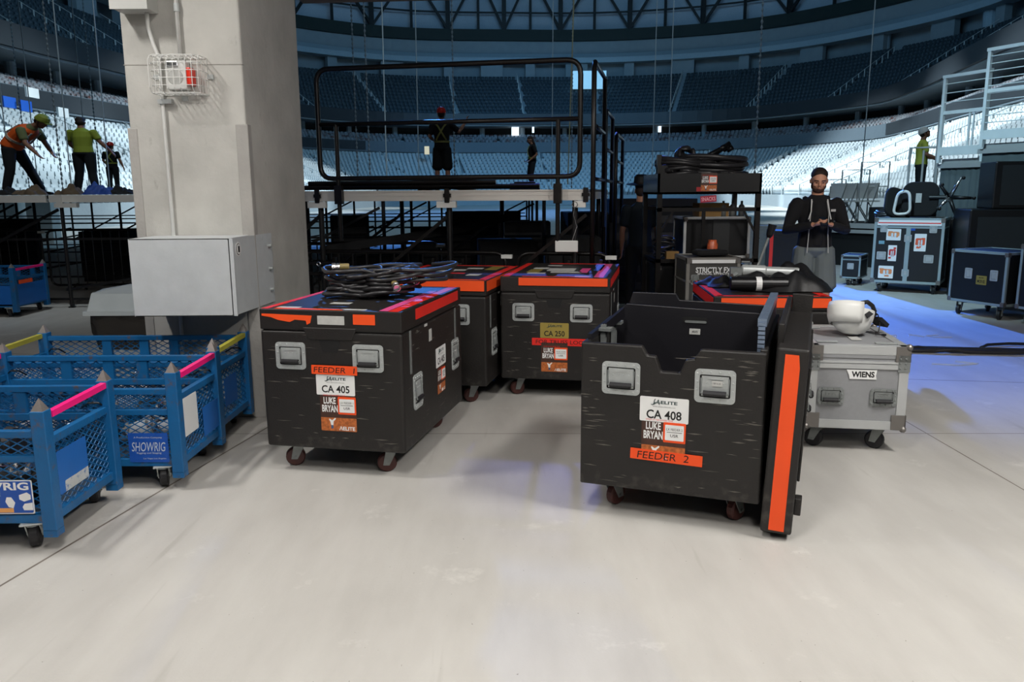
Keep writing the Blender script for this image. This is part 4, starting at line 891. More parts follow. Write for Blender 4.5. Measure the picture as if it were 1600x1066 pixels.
b = MB(); b.tube([(.13, -.04, .15), (.17, -.05, .12), (.18, -.06, .06), (.15, -.08, .012), (.10, -.1, .01), (.14, -.13, .006)], .0035, 6); b.box(.135, .155, -.135, -.115, 0, .012); b.build('chin_strap', M_rub, t)
# sticker case
rz = math.atan2(11.9 - 12.4, 6.34 - 5.57); w5 = .95; d5 = .75
M_teal = mat('steel_trim', '9fb0b2', .4, metal=.4)
M_panel = mat('case_panel', '111416', .5)
t = flight('wardrobe_case', 'tall black flight case with four music stickers and a white red-striped lid', 'road case', place((5.56, 12.35), rz, w5, d5), rz, w5, d5, .15, 1.13, M_panel, M_teal, .13, ew=.035, r=.06)
Mf = FRONT(d5); 
b = MB(); b.box(-w5 / 2 + .04, w5 / 2 - .04, 1.02, 1.1, 0, .004, Mf); b.build('lid_panel', M_white, t); b = MB(); b.box(-w5 / 2 + .05, w5 / 2 - .05, 1.05, 1.065, .004, .006, Mf); b.build('red_stripe', M_redtape, t)
b = MB(); b.box(-.03, .03, .17, 1.0, 0, .006, Mf); b.build('centre_strip', M_teal, t)
for x, z in ((-.34, .97), (.33, .97), (.0, .83), (.0, .31)): latch(t, Mf, x, z, .1, .11)
for x, z in ((-.35, .56), (.3, .53)): latch(t, Mf, x, z, .13, .12)
for (x, z, w, h, c1, seed) in ((-.2, .88, .2, .17, 'd98a5a', 1), (-.2, .6, .12, .24, 'c23a34', 2), (-.27, .31, .21, .19, 'd98452', 3), (.17, .77, .16, .26, 'e05a36', 4)):
    p = patch(Mf, x, z, w, h, M_white, t, 'sticker'); rn = random.Random(seed)
    cm = mat('sticker_art_%d' % seed, c1, .6, var=.3, vs=20); b = MB()
    b.prism(rrect(w * .8, h * .4, .02, x, z + h * .05), .0015, .002, Mf)
    for k in range(4): cx, cz = x + rn.uniform(-.3, .3) * w, z + rn.uniform(-.35, .35) * h; b.prism(rrect(w * .3, h * .12, .006, cx, cz), .0015, .0023 + k * .0001, Mf)
    b.build('sticker_art', cm, p)
    b = MB(); b.prism(rrect(w * .14, h * .4, .01, x - w * .1, z - h * .05), .002, .0034, Mf); b.prism(rrect(w * .14, h * .4, .01, x + w * .12, z - h * .03), .002, .0034, Mf); b.build('sticker_figure', mat('sticker_fig', 'cfd6da', .6, var=.4, vs=30), p)
p = patch(Mf, .06, .97, .06, .05, M_sign, t, 'blue_sticker'); patch(Mf, -.36, .76, .08, .05, mat('teal_label', '6f9aa8', .6), t, 'small_label')
CW5 = t.location.copy()
# small case left of it
t = flight('flight_case', 'small black flight case with pale edges left of the sticker case', 'road case', (5.72, 13.35), R(-35), .3, .55, .12, .5, M_panel, M_teal, .07, ew=.022, r=.045)
latch(t, FRONT(.55), 0, .32, .1, .1)
# MCR case
rz = math.atan2(9.4 - 10.1, 5.84 - 5.56); w6 = math.hypot(.7, .28); d6 = .7
t = flight('flight_case', 'low black flight case with a yellow number plate at the right side', 'road case', place((5.55, 10.1), rz, w6, d6), rz, w6, d6, .17, .81, M_panel, M_teal, 0, ew=.028, r=.06)
Mf = FRONT(d6)
for x in (-.12, .22): latch(t, Mf, x, .53, .1, .13)
p = patch(Mf, .06, .46, .14, .11, M_gold, t, 'yellow_label'); text('MCR 02', Mf, .06, .445, .1, .035, M_ink, p, .02, .0034); text('ELITE', Mf, .06, .49, .06, .014, M_ink, p, .02, .0034)
t = flight('flight_case', 'black flight case cut by the right frame edge', 'road case', place((5.885, 9.26), rz, 1.0, .75), rz, 1.0, .75, .18, .92, M_panel, M_teal, 0, ew=.028, r=.06)
# swivel chair resting on the sticker case
base = CW5 + Vector((0, 0, 1.133))
t = thing('office_chair', 'black office chair tipped over on top of the sticker case', 'chair', base, R(-30))
b = MB(); b.prism(rrect(.5, .52, .14, 0, 0, 5), -.05, .05, Matrix.Translation((.08, 0, .27)) @ Matrix.Rotation(R(82), 4, 'X')); b.build('seat', M_cloth, t, bevel=.02, smooth=False)
b = MB(); b.prism(rrect(.46, .5, .15, 0, 0, 5), -.03, .03, Matrix.Translation((-.22, -.0, .2)) @ Matrix.Rotation(R(62), 4, 'X') @ Matrix.Rotation(R(40), 4, 'Y')); b.build('backrest', M_cloth, t, bevel=.02)
b = MB(); b.tube(roundpoly([(-.27, -.16, .04), (-.03, -.18, .06), (-.06, -.2, .4), (-.22, -.18, .38)], .09), .022, 8, closed=True); b.build('armrest', M_whm, t, smooth=True)
b = MB(); b.box(.02, .1, -.072, -.068, .22, .36, Matrix.Identity(4)); b.build('tag', M_wh2, t)
hub = Vector((.47, -.05, .3))
b = MB(); b.tube([(.2, -.06, .3), tuple(hub)], .03, 8); b.build('gas_column', M_blk, t)
for k in range(5):
    a = R(70 + 72 * k); e = hub + Vector((math.cos(a) * .24 + .05, -.06, math.sin(a) * .30))
    b = MB(); b.tube([hub, e], [.034, .02], 8); leg = b.build('leg', M_chrome if k in (0, 2) else M_blk, t, smooth=True)
    b = MB(); b.ell(e + Vector((.03, -.01, 0)), (.028, .02, .028), 10); b.build('castor_wheel', M_blk, leg)
coil('cable_coil', 'flat black cloth bundle beside the office chair on the sticker case', 'cable', (base.x - .3, base.y + .2, base.z), .18, 3, .022, h=.04)
b = MB()
for q in ([(3.7, 8.35), (3.78, 8.6), (3.86, 8.38)], [(3.95, 8.5), (4.15, 8.5), (4.1, 8.4), (3.98, 8.38)], [(4.25, 8.42), (4.3, 8.55), (4.4, 8.4)], [(4.6, 8.5), (4.45, 8.46), (4.5, 8.36), (4.68, 8.36)], [(3.78, 7.05), (4.0, 6.98), (4.2, 7.05), (4.05, 7.15)]): b.tube([(x, y, .0015) for x, y in q], .006, 4)
tag(b.build('chalk_marks', mat('chalk', 'b9c4d6', .9)), 'faint pale chalk scribbles on the blue-lit floor at the right', 'chalk marks', kind='stuff')
# dark speaker stack
for i, (x, y, w, d, z0, z1, a, lab) in enumerate(((6.98, 11.25, 1.3, .8, 0, 1.28, -.25, 'black speaker cabinet at the right, bottom of the stack'), (7.2, 11.3, 1.1, .7, 1.28, 1.92, -.25, 'black speaker cabinet with chamfered grille, on top of the stack'), (7.1, 13.0, .5, .6, 0, 1.1, -.4, 'black cabinet standing behind the sticker case'))):
    t = thing('speaker_cabinet', lab, 'speaker', (x, y, z0), a)
    b = MB(); b.box(-w / 2, w / 2, -d / 2, d / 2, 0, z1 - z0); b.build('cabinet', M_blk, t, bevel=.02)
    h = z1 - z0; b = MB(); b.prism([(-w * .42, h * .08), (w * .2, h * .08), (w * .35, h * .3), (w * .35, h * .7), (w * .2, h * .92), (-w * .42, h * .92)], 0, .01, FRONT(d)); b.build('grille', M_cloth, t)
    b = MB(); b.bar((w * .2, -d / 2 - .015, h * .92), (w * .33, -d / 2 - .015, h * .72), .012); b.build('edge_strip', M_zincd, t)
# ---- risers with railing on the right
def riser(lab, L0, L1, zt, rails, rh, deep, group):
    a = math.atan2(L1[1] - L0[1], L1[0] - L0[0]); ln = math.hypot(L1[0] - L0[0], L1[1] - L0[1])
    t = thing('stage_riser', lab, 'stage riser', (L0[0], L0[1], 0), a, group)
    b = MB(); b.box(0, ln, 0, .05, zt - .09, zt); b.box(0, .05, 0, deep, zt - .09, zt); b.box(-.05, ln + .02, -.06, -.02, zt - .15, zt - .08); b.build('edge_beam', M_alu, t)
    b = MB(); b.box(0, ln, .05, deep, zt - .05, zt - .005); b.build('deck_board', M_ply, t)
    b = MB()
    for x, y in ((.05, .1), (ln - .05, .1), (.05, deep - .1), (ln - .05, deep - .1)): b.tube([(x, y, 0), (x, y, zt - .09)], .03, 8)
    b.build('legs', M_tube, t)
    n = 24; vs = []; 
    for k in range(n + 1):
        x = ln * k / n; w_ = .025 * math.sin(k * 1.7) + .012 * math.sin(k * 4.1); vs += [(x, -.005 + .2 * w_, zt - .15), (x, -.02 + w_, (zt) / 2), (x, -.02 + w_ * 1.5, .02)]
    b = MB(); b.add(vs, [(3 * k + j, 3 * k + 3 + j, 3 * k + 4 + j, 3 * k + 1 + j) for k in range(n) for j in (0, 1)]); o = b.build('skirt', mat('skirt_grey', '4c5659', .85, bump=.4, bs=5), t, smooth=True); m_ = o.modifiers.new('s', 'SOLIDIFY'); m_.thickness = .006
    return t, ln
def railing(lab, L0, a, ln, zt, h, n, group, gate=False):
    t = thing('railing_panel', lab, 'railing', (L0[0], L0[1], zt), a, group)
    b = MB()
    for x in (0, ln): b.box(x - .025, x + .025, -.07, -.02, -.12, h)
    b.build('post', M_rail, t)
    b = MB(); b.box(-.04, ln + .04, -.075, -.015, h - .03, h + .02); b.box(0, ln, -.065, -.025, .0, .14); b.box(0, ln, -.06, -.03, h * .52, h * .56); b.build('rail', M_rail, t)
    b = MB()
    for k in range(n):
        z = .2 + (h - .25) * (k + .5) / n
        if gate and z < h * .5: continue
        b.tube([(0, -.045, z), (ln, -.045, z)], .008, 6)
    b.build('cross_bar', M_rail, t)
    if gate:
        b = MB(); b.box(ln * .62, ln * .66, -.05, -.03, .14, h * .52); b.box(ln * .72, ln * .75, -.05, -.03, .14, h * .52); b.build('gate_bar', M_rail, t)
t1, l1 = riser('lower grey-skirted riser at the right with an open white railing', (7.37, 14.0), (7.67, 13.2), 2.054, 1, 1.2, 1.2, 'railed risers')
a1 = math.atan2(-.8, .3)
railing('white railing panel with a gate frame on the lower right riser', (7.32, 13.95), a1, .82, 2.11, 1.29, 7, 'white railings', True)
t2, l2 = riser('higher grey-skirted riser at the right frame edge', (7.45, 12.95), (8.15, 11.4), 2.25, 1, 1.2, 1.4, 'railed risers')
a2 = math.atan2(-1.55, .70)
railing('white railing panel on the higher riser at the right frame edge', (7.42, 12.9), a2, 1.68, 2.31, 1.35, 10, 'white railings')
# steps rail left of riser (slim white post) + far low platform
t = thing('stair_rail', 'slim pale stair rail beside the worker in the yellow shirt', 'railing', (0, 0, 0))
p = at(1463, 262, 14.8); b = MB(); b.tube([(p.x, p.y, 1.2), (p.x, p.y, 2.95)], .035, 8); b.tube([(p.x - .35, p.y + .3, 1.2), (p.x - .35, p.y + .3, 2.3), (p.x, p.y, 2.3)], .025, 8); b.tube([(p.x - .2, p.y + .1, 1.2), (p.x - .2, p.y + .1, 2.25)], .02, 8); b.build('rail', M_alu, t)
b = MB(); b.box(p.x - .6, p.x + .2, p.y - .2, p.y + .8, 1.1, 1.2); b.box(p.x - .55, p.x + .15, p.y - .15, p.y + .75, 0, 1.1); b.build('base', M_blk, t)
t = thing('low_riser', 'low black-skirted riser behind the man with a white deck edge', 'stage riser', (0, 0, 0), 0)
Lr = at(1296, 350, 17); Rr = at(1368, 350, 16.2)
a = math.atan2(Rr.y - Lr.y, Rr.x - Lr.x); ln = (Rr - Lr).length; Mx = Matrix.Translation((Lr.x, Lr.y, 0)) @ Matrix.Rotation(a, 4, 'Z')
b = MB(); b.box(-.3, ln + .2, -.04, 0, .78, .88, Mx); b.box(-.3, ln + .2, -.07, -.03, .68, .75, Mx); b.build('edge_beam', M_alu, t)
b = MB(); b.box(-.3, ln + .2, 0, 1.5, .8, .87, Mx); b.build('deck_board', M_ply, t)
b = MB(); b.box(-.3, ln + .2, 0, .03, .0, .78, Mx); b.build('skirt', M_cloth, t)
for i, (x, y, Yd, h) in enumerate(((1318, 338, 17.6, .9), (1337, 338, 17.2, .75), (1354, 338, 17.4, 1.1), (1384, 338, 17, 1.25))):
    p = at(x, y, Yd); b = MB(); b.tube([(0, 0, 0), (0, 0, h), (-.5, .2, h), (-.5, .2, 0)], .016, 8); b.tube([(-.5, .2, h * .6), (.0, 0, h * .6)], .012, 8)
    o = b.build('pipe_railing', M_zinc); o.location = (p.x, p.y, .87); tag(o, 'grey pipe railing on the low riser, %s from the left' % ordn[i], 'railing', 'pipe railings on the low riser')
for i in range(4):
    p = at(1312 + i * 17, 330, 16.9)
    t = thing('folding_chair', 'pale folding chair on the low riser, %s from the left' % ordn[i], 'chair', (p.x, p.y + .3, .87), R(-70), 'folding chairs on the low riser')
    b = MB()
    for s in (-1, 1): b.tube([(s * .2, -.2, 0), (s * .2, .12, .82)], .012, 6); b.tube([(s * .18, .22, 0), (s * .18, -.15, .45)], .012, 6)
    b.build('frame', M_zincd, t); b = MB(); b.box(-.2, .2, .05, .1, .5, .82); b.build('backrest', M_whm, t); b = MB(); b.box(-.2, .2, -.2, .16, .43, .46); b.build('seat', M_whm, t)
for i, (x, y, Yd, w, h, m_, lab) in enumerate(((1196, 372, 15.5, .8, .9, M_zincd, 'grey metal cabinet standing between the cable cart and the man'), (1222, 380, 14.5, .5, .85, M_blk, 'black and red cabinet just behind the man with the phone'))):
    p = at(x, y, Yd); t = thing('equipment_cabinet', lab, 'cabinet', (p.x, p.y, 0), -.2)
    b = MB(); b.box(-w / 2, w / 2, -.3, .3, 0, h); b.build('cabinet', m_, t, bevel=.01); b = MB(); b.box(-w * .4, w * .4, -.31, -.3, .1, h - .1); b.build('door', m_, t); 
    if i: b = MB(); b.box(-w / 2, -w / 2 + .06, -.315, -.31, .1, h); b.build('red_edge', M_redtape, t)
# floor cable bundle
for i in range(4):
    pts = []
    for k in range(26):
        s_ = k / 25; x = 3.0 + s_ * 3.4; y = 7.72 - s_ * .1 + (i - 1.5) * .045 + .035 * math.sin(s_ * 9 + i * 1.9) - s_ * .25; pts.append((x, y, .02 + (.018 if (k + i) % 9 == 0 else 0)))
    b = MB(); b.tube(pts, .019, 8); tag(b.build('floor_cable', M_cable, smooth=True), 'black cable of the bundle crossing the blue-lit floor, %s from the front' % ordn[i], 'cable', 'cable bundle across the floor')
pts = [(4.6, 7.7, .02), (4.75, 7.85, .02), (5.0, 7.9, .02), (5.6, 7.8, .02), (6.3, 7.7, .02)]
b = MB(); b.tube(pts, .015, 8); tag(b.build('floor_cable', M_cable, smooth=True), 'single black cable arching away from the floor bundle', 'cable')
# ================================================================== cable coil on CA 405
T405 = Matrix.Translation(t405.location) @ Matrix.Rotation(R(-12), 4, 'Z')
def big_coil(name, lab, M, loops, seed, conns):
    rnd = random.Random(seed); t = thing(name, lab, 'cable'); t.matrix_world = M
    pts = []
    for k, (cx, cy, rx, ry, z, tl) in enumerate(loops):
        ph = rnd.uniform(0, 6.28)
        for j in range(26):
            a = ph + j / 26 * 2 * math.pi; w_ = 1 + .04 * math.sin(2 * a + k) + .03 * math.sin(5 * a + 2 * k)
            pts.append(Vector((cx + rx * w_ * math.cos(a), cy + ry * w_ * math.sin(a), .013 + z + tl * math.cos(a) * rx + .008 * math.sin(3 * a + k))))
    for p in pts: p.z = max(p.z, .012)
    sm_ = catmull3(pts); b = MB(); b.tube(sm_, .0125, 7); b.build('cable', M_cable, t, smooth=True)
    for (x, y, z, dx, dy, dz) in conns:
        q = Vector((x, y, z)); d = Vector((dx, dy, dz)).normalized(); Mc = frame(q, d.orthogonal(), d.cross(d.orthogonal()))
        b = MB(); b.lathe([(.017, -.055), (.019, -.05), (.019, 0)], 14, Mc); o = b.build('connector_sleeve', mat('olive_sleeve', '8a7a4a', .5), t, smooth=False)
        b = MB(); b.lathe([(.021, 0), (.021, .012), (.018, .015), (.018, .022), (.022, .024), (.022, .045), (.017, .046), (.017, .03)], 16, Mc); b.build('connector', M_chrome, t)
    return t
def catmull3(P):
    out = []
    for i in range(len(P) - 1):
        p0, p1, p2, p3 = P[max(0, i - 1)], P[i], P[i + 1], P[min(len(P) - 1, i + 2)]
        for t_ in (0, .5): out.append(.5 * ((2 * p1) + (p2 - p0) * t_ + (2 * p0 - 5 * p1 + 4 * p2 - p3) * t_ ** 2 + (3 * p1 - p0 - 3 * p2 + p3) * t_ ** 3))
    return out + [P[-1]]
rnd = random.Random(11); loops = []
for k in range(6): loops.append((-.15 + rnd.uniform(-.02, .02), .0 + rnd.uniform(-.02, .02), .18 + rnd.uniform(-.025, .02), .18 + rnd.uniform(-.03, .02), .01 + k * .028, -.02))
for k in range(5): loops.append((.05 + rnd.uniform(-.03, .04), .06 + rnd.uniform(-.02, .02), .19 + rnd.uniform(-.03, .03), .23 + rnd.uniform(-.03, .03), .02 + k * .03, .12))
for k in range(3): loops.append((.12, .16, .26 + .014 * k, .24 + .012 * k, .08 + k * .035, .05))
Mcoil = T405 @ Matrix.Translation((.065, .02, ZT + .002))
big_coil('cable_coil', 'coiled black multicore cable with olive sleeved connectors on the CA 405 case', Mcoil, loops, 5, [(-.2, -.13, .19, -1, -.45, .02), (.16, -.17, .09, .5, -.8, -.3), (.23, .0, .12, .2, -.8, -.5)])
# ================================================================== cable cart with snacks sign
cx0, cx1, cy0, cy1 = 1.37, 2.34, 7.6, 8.45
t = thing('cable_cart', 'tall black shelf cart piled with cables behind the CA 408 case', 'cart', ((cx0 + cx1) / 2, (cy0 + cy1) / 2, 0))
w, d = cx1 - cx0, cy1 - cy0
b = MB(); b.box(-w / 2, w / 2, -d / 2, -d / 2 + .02, 1.52, 1.71); b.box(-w / 2, w / 2, d / 2 - .02, d / 2, 1.52, 1.71); b.box(-w / 2, -w / 2 + .02, -d / 2, d / 2, 1.52, 1.71); b.box(w / 2 - .02, w / 2, -d / 2, d / 2, 1.52, 1.71); b.box(-w / 2, w / 2, -d / 2, d / 2, 1.52, 1.54); b.build('top_tray', M_blk, t)
for sx in (-1, 1):
    for sy in (-1, 1):
        b = MB(); b.box(sx * w / 2, sx * (w / 2 - .045), sy * d / 2, sy * (d / 2 - .045), .12, 1.52); b.build('post', M_tube, t); caster(t, sx * (w / 2 - .06), sy * (d / 2 - .06), .12, .05, .3, M_rub)
for z in (.16, .88, 1.36):
    b = MB()
    for sy in (-1, 1): b.box(-w / 2, w / 2, sy * d / 2, sy * (d / 2 - .03), z, z + .035)
    if z < 1.3: b.box(-w / 2 + .02, w / 2 - .02, -d / 2 + .02, d / 2 - .02, z, z + .02)
    b.build('shelf', M_tube, t)
b = MB(); b.bar((-w / 2, -d / 2 + .02, 1.1), (-w / 2 + .15, -d / 2 + .02, 1.36), .02); b.bar((w / 2, -d / 2 + .02, 1.1), (w / 2 - .15, -d / 2 + .02, 1.36), .02); b.box(-.06, -.03, -d / 2, -d / 2 + .03, 1.05, 1.36); b.build('brace', M_tube, t)
Mf = FRONT(d)
poster(t, Mf, -.01, 1.63, .15, 'TRUSS', 'USR'); patch(Mf, -.03, 1.565, .19, .04, mat('dark_red_tape', 'a3141c', .5), t, 'tape_strip')
p = patch(Mf, -.01, 1.475, .15, .06, mat('snack_red', 'a81f38', .5), t, 'snack_sign', z=.004, rot=R(4)); text('SNACKS', Mf @ Matrix.Translation((-.01, 1.475, 0)) @ Matrix.Rotation(R(4), 4, 'Z'), 0, 0, .13, .035, mat('snack_ink', 'e8a6b2', .5, var=0), p, .02, .0062)
CC = Vector(t.location)
t = flight('filler_case', 'black filler box added to darken the bottom shelf of the cable cart', 'road case', (CC.x - .02, CC.y + .03, 0), 0, .84, .7, .185, .84, M_blk, M_rub, 0, cast=False, ew=.02)  # box added only to keep the shelf dark, blocks the bright floor behind
# things on the cart
def item(name, lab, cat, loc, mb, m, rz=0, group=None, bevel=0, smooth=False):
    o = mb.build(name, m, bevel=bevel, smooth=smooth); o.location = loc; o.rotation_euler = (0, 0, rz); return tag(o, lab, cat, group)
coil('cable_coil', 'wide black cable coil spread over the cart tray', 'cable', CC + Vector((.1, 0, 1.60)), .33, 12, .024, h=.13, sq=.85)
coil('cable_coil', 'black cable coil at the left end of the cart tray', 'cable', CC + Vector((-.22, -.1, 1.66)), .22, 8, .02, h=.1, sq=.9)
o = coil('cable_coil', 'small thick hose coil standing up on the cart cables', 'cable', CC + Vector((-.16, 0, 1.87)), .08, 4, .02, h=.05); o.rotation_euler = (R(70), 0, 0)
for i in range(3):
    b = MB(); b.tube([(0, 0, 0), (.34 - .02 * i, 0, .17 + .02 * i)], .024, 8); b.lathe([(.026, -.03), (.026, .03)], 10, Matrix.Translation((.3, 0, .155)) @ Matrix.Rotation(R(63), 4, 'Y'))
    item('metal_tube', 'black and blue-lit metal tube sticking up from the cable pile, %s from the front' % ordn[i], 'tube', CC + Vector((-.12 + .06 * i, -.14 + .09 * i, 1.80)), b, M_blk, R(3), 'tubes on the cable cart', smooth=True)
b = MB(); b.box(0, .04, -.03, .03, 0, .2); b.box(0, .14, -.04, .04, .0, .1); item('bracket', 'black upright bracket at the left end of the cart tray', 'bracket', CC + Vector((-.46, -.2, 1.69)), b, M_blk)
# rack case standing on the cart shelf
t = flight('rack_case', 'black rack case with pale edges inside the cable cart', 'road case', (CC.x + .14, CC.y + .05, 0), 0, .64, .5, .905, 1.30, M_blk, M_alu, 0, cast=False, ew=.022)
b = MB(); b.box(-.04, .12, -.256, -.25, .93, 1.28); b.build('front_panel', M_panel, t)
b = MB(); b.box(-.16, .14, -.1, .1, 0, .13); item('cardboard_box', 'brown cardboard box on the rack case inside the cable cart', 'box', (CC.x + .13, CC.y, 1.302), b, mat('cardboard', '8a6a3c', .8), .1)
b = MB(); b.lathe([(.05, 0), (.052, .03), (.05, .15), (.04, .17), (.04, .19)], 16); o = item('snack_jar', 'clear jar of orange snacks on the cart shelf', 'jar', (1.92, 7.68, .9), b, mat('jar_orange', 'c8603c', .3, var=.8, vs=40), smooth=True)
b = MB(); b.lathe([(.03, 0), (.038, .1), (.036, .1)], 16); item('plastic_cup', 'clear plastic cup beside the snack jar', 'cup', (1.80, 7.68, .9), b, mat('cup', 'a9b8bd', .3), smooth=True)
b = MB(); b.box(-.06, .06, -.04, .04, 0, .08); item('small_box', 'small tan box at the left of the cart shelf', 'box', (1.55, 7.75, .9), b, mat('cardboard', '8a6a3c', .8))
coil('cable_coil', 'bundle of thin dark cables hanging inside the cart at the left', 'cable', (1.5, 7.9, .92), .1, 5, .012, h=.1)
for i in range(3):
    b = MB(); b.lathe([(.03, 0), (.03, .1), (.012, .12), (.012, .15)], 12); item('drink_bottle', 'small bottle on the rack case at the right, %s from the left' % ordn[i], 'bottle', (2.08 + .09 * i, 7.95, 1.302), b, M_zincd, 0, 'bottles on the rack case', smooth=True)
# FX case
t = flight('flight_case', 'dark flight case lettered STRICTLY FX in front of the cable cart', 'road case', (1.775, 7.28, 0), 0, .47, .5, .15, .97, mat('fx_panel', '3c3a37', .6), mat('fx_trim', '8b8882', .45, metal=.4), .2, ew=.026, r=.05)
Mf = FRONT(.5); text('STRICTLY FX', Mf, 0, .865, .31, .05, M_white, t, .03, .003); text('SPECIAL EFFECTS', Mf, 0, .832, .28, .016, M_white, t, .02, .003)
b = MB(); b.box(-.19, .19, .925, .955, 0, .005, Mf); b.build('lid_rail', M_white, t); handle(t, Mf, -.1, .62, .16, .12, True); latch(t, Mf, -.16, .78, .07, .09, M_zincd); latch(t, Mf, .16, .78, .07, .09, M_zincd)
b = MB(); b.tube([(.235, -.2, .93), (.33, -.2, .93), (.33, -.2, .88), (.235, -.2, .88)], .01, 6); b.build('side_bar', M_zincd, t)
b = MB(); b.prism(rrect(.3, .2, .05), 0, .05); item('folded_cloth', 'dark folded cloth on the STRICTLY FX case', 'cloth', (1.8, 7.28, .975), b, M_cloth, .2, bevel=.02)
# things on the red-taped case
(rcx, rcy), rrz = CASE_R
MR = Matrix.Translation((rcx, rcy, 0)) @ Matrix.Rotation(rrz, 4, 'Z')
def onR(x, y, z=.834): return MR @ Vector((x, y, z))
t = thing('metal_cylinder', 'black metal cylinder with a white label lying on the red-taped case', 'light fitting', onR(-.04, -.22, .835 + .052), rrz + R(-2))
b = MB(); b.lathe([(.045, -.2), (.05, -.195), (.05, .2), (.045, .205)], 20, Matrix.Rotation(R(90), 4, 'Y')); b.build('tube_body', M_blk, t, smooth=False)
b = MB(); b.lathe([(.0515, -.02), (.0515, .02)], 20, Matrix.Rotation(R(90), 4, 'Y')); b.build('label', M_white, t)
t = thing('metal_cylinder', 'pale grey metal cylinder with a flared torch stem on the red-taped case', 'light fitting', onR(.08, .0, .835 + .12), rrz + R(-3))
b = MB(); b.lathe([(.035, -.2), (.045, -.19), (.045, -.03), (.038, -.02), (.038, .22), (.03, .23)], 20, Matrix.Rotation(R(92), 4, 'Y')); b.build('tube_body', M_zinc, t)
b = MB(); b.tube([(-.08, 0, .04), (-.07, 0, .07), (-.01, 0, .26)], [.014, .01, .01], 8); b.build('stem', M_zincd, t); b = MB(); b.lathe([(.012, 0), (.025, .02), (.032, .1), (.03, .1)], 14, Matrix.Translation((-.012, 0, .25)) @ Matrix.Rotation(R(14), 4, 'Y')); b.build('flared_head', M_blk, t)
b = MB(); b.box(-.28, -.2, -.04, .04, -.06, .03); b.tube([(-.2, 0, 0), (-.27, -.05, -.03)], .02, 6); b.build('clamp', M_zincd, t)
# draped black cloth: a displaced grid
def cloth(name, lab, M, w, d, h, seed, m):
    rn = random.Random(seed); n = 26; vs = []; fs = []
    ph = [rn.uniform(0, 6) for _ in range(6)]
    for j in range(n + 1):
        for i in range(n + 1):
            u, v = i / n * 2 - 1, j / n * 2 - 1
            hgt = h * max(0, 1 - u * u) ** .6 * max(0, 1 - v * v) ** .6 * (.65 + .2 * math.sin(4 * u + ph[0]) + .18 * math.sin(7 * v + 3 * u + ph[1]) + .1 * math.sin(13 * u - 5 * v + ph[2]))
            rr_ = 1 - .12 * math.sin(5 * math.atan2(v, u) + ph[3]); vs.append((u * w / 2 * rr_, v * d / 2 * rr_, max(.004, hgt)))
    for j in range(n):
        for i in range(n): a = j * (n + 1) + i; fs.append((a, a + 1, a + n + 2, a + n + 1))
    k = len(vs); b = MB(); b.add(vs, fs); b.add([(x, y, 0) for x, y, z in vs], [tuple(reversed(f)) for f in fs]); o = b.build(name, m, smooth=True); o.matrix_world = M; tag(o, lab, 'cloth'); return o
cloth('black_bag', 'crumpled black cloth bag beside the metal cylinders on the red-taped case', Matrix.Translation(onR(.16, .02)) @ Matrix.Rotation(rrz - .1, 4, 'Z'), .64, .62, .21, 2, mat('bag_black', '141416', .5, bump=.3, bs=14))
cloth('black_bag', 'low black cloth heap at the left end of the red-taped case', Matrix.Translation(onR(-.17, .18)) @ Matrix.Rotation(.3, 4, 'Z'), .4, .3, .09, 5, mat('bag_black', '141416', .5, bump=.3, bs=14))
# ================================================================== blue mesh carts
def mesh_panel(b, M, w, h, cw=.062, ch=.034, th=.005):
    sl = ch / cw
    for s in (1, -1):
        k = -h / sl if s > 0 else 0
        k0 = -h / sl - cw; x = k0
        while x < w + h / sl + cw:
            # line y = s*sl*(X-x) (+h if s<0)
            pts = []
            for X in (0, w):
                yv = s * sl * (X - x) + (0 if s > 0 else 0)
                pts.append((X, yv))
            (xa, ya), (xb, yb) = pts
            def clip(xa, ya, xb, yb):
                t0, t1 = 0, 1; dy = yb - ya; dx = xb - xa
                for p_, q_ in ((-dy, ya), (dy, h - ya)):
                    if p_ == 0:
                        if q_ < 0: return None
                    else:
                        r_ = q_ / p_
                        if p_ < 0: t0 = max(t0, r_)
                        else: t1 = min(t1, r_)
                if t1 - t0 < 1e-4: return None
                return (xa + dx * t0, ya + dy * t0, xa + dx * t1, ya + dy * t1)
            c_ = clip(xa, ya, xb, yb)
            if c_: b.bar((c_[0], c_[1], 0), (c_[2], c_[3], 0), th, .003, M)
            x += cw
def cone_post(t, x, y, top=.64, w=.062, z0=.10):
    b = MB(); b.box(x - w / 2, x + w / 2, y - w / 2, y + w / 2, z0, top); o = b.build('corner_post', M_blue, t, bevel=.004)
    b = MB(); k = w * .42
    b.add([(x - k, y - k, top), (x + k, y - k, top), (x + k, y + k, top), (x - k, y + k, top), (x, y, top + .055)], [(0, 1, 4), (1, 2, 4), (2, 3, 4), (3, 0, 4), (3, 2, 1, 0)]); b.build('post_tip', mat('worn_steel', '8b8480', .5, metal=.5, var=.3, vs=30), o)
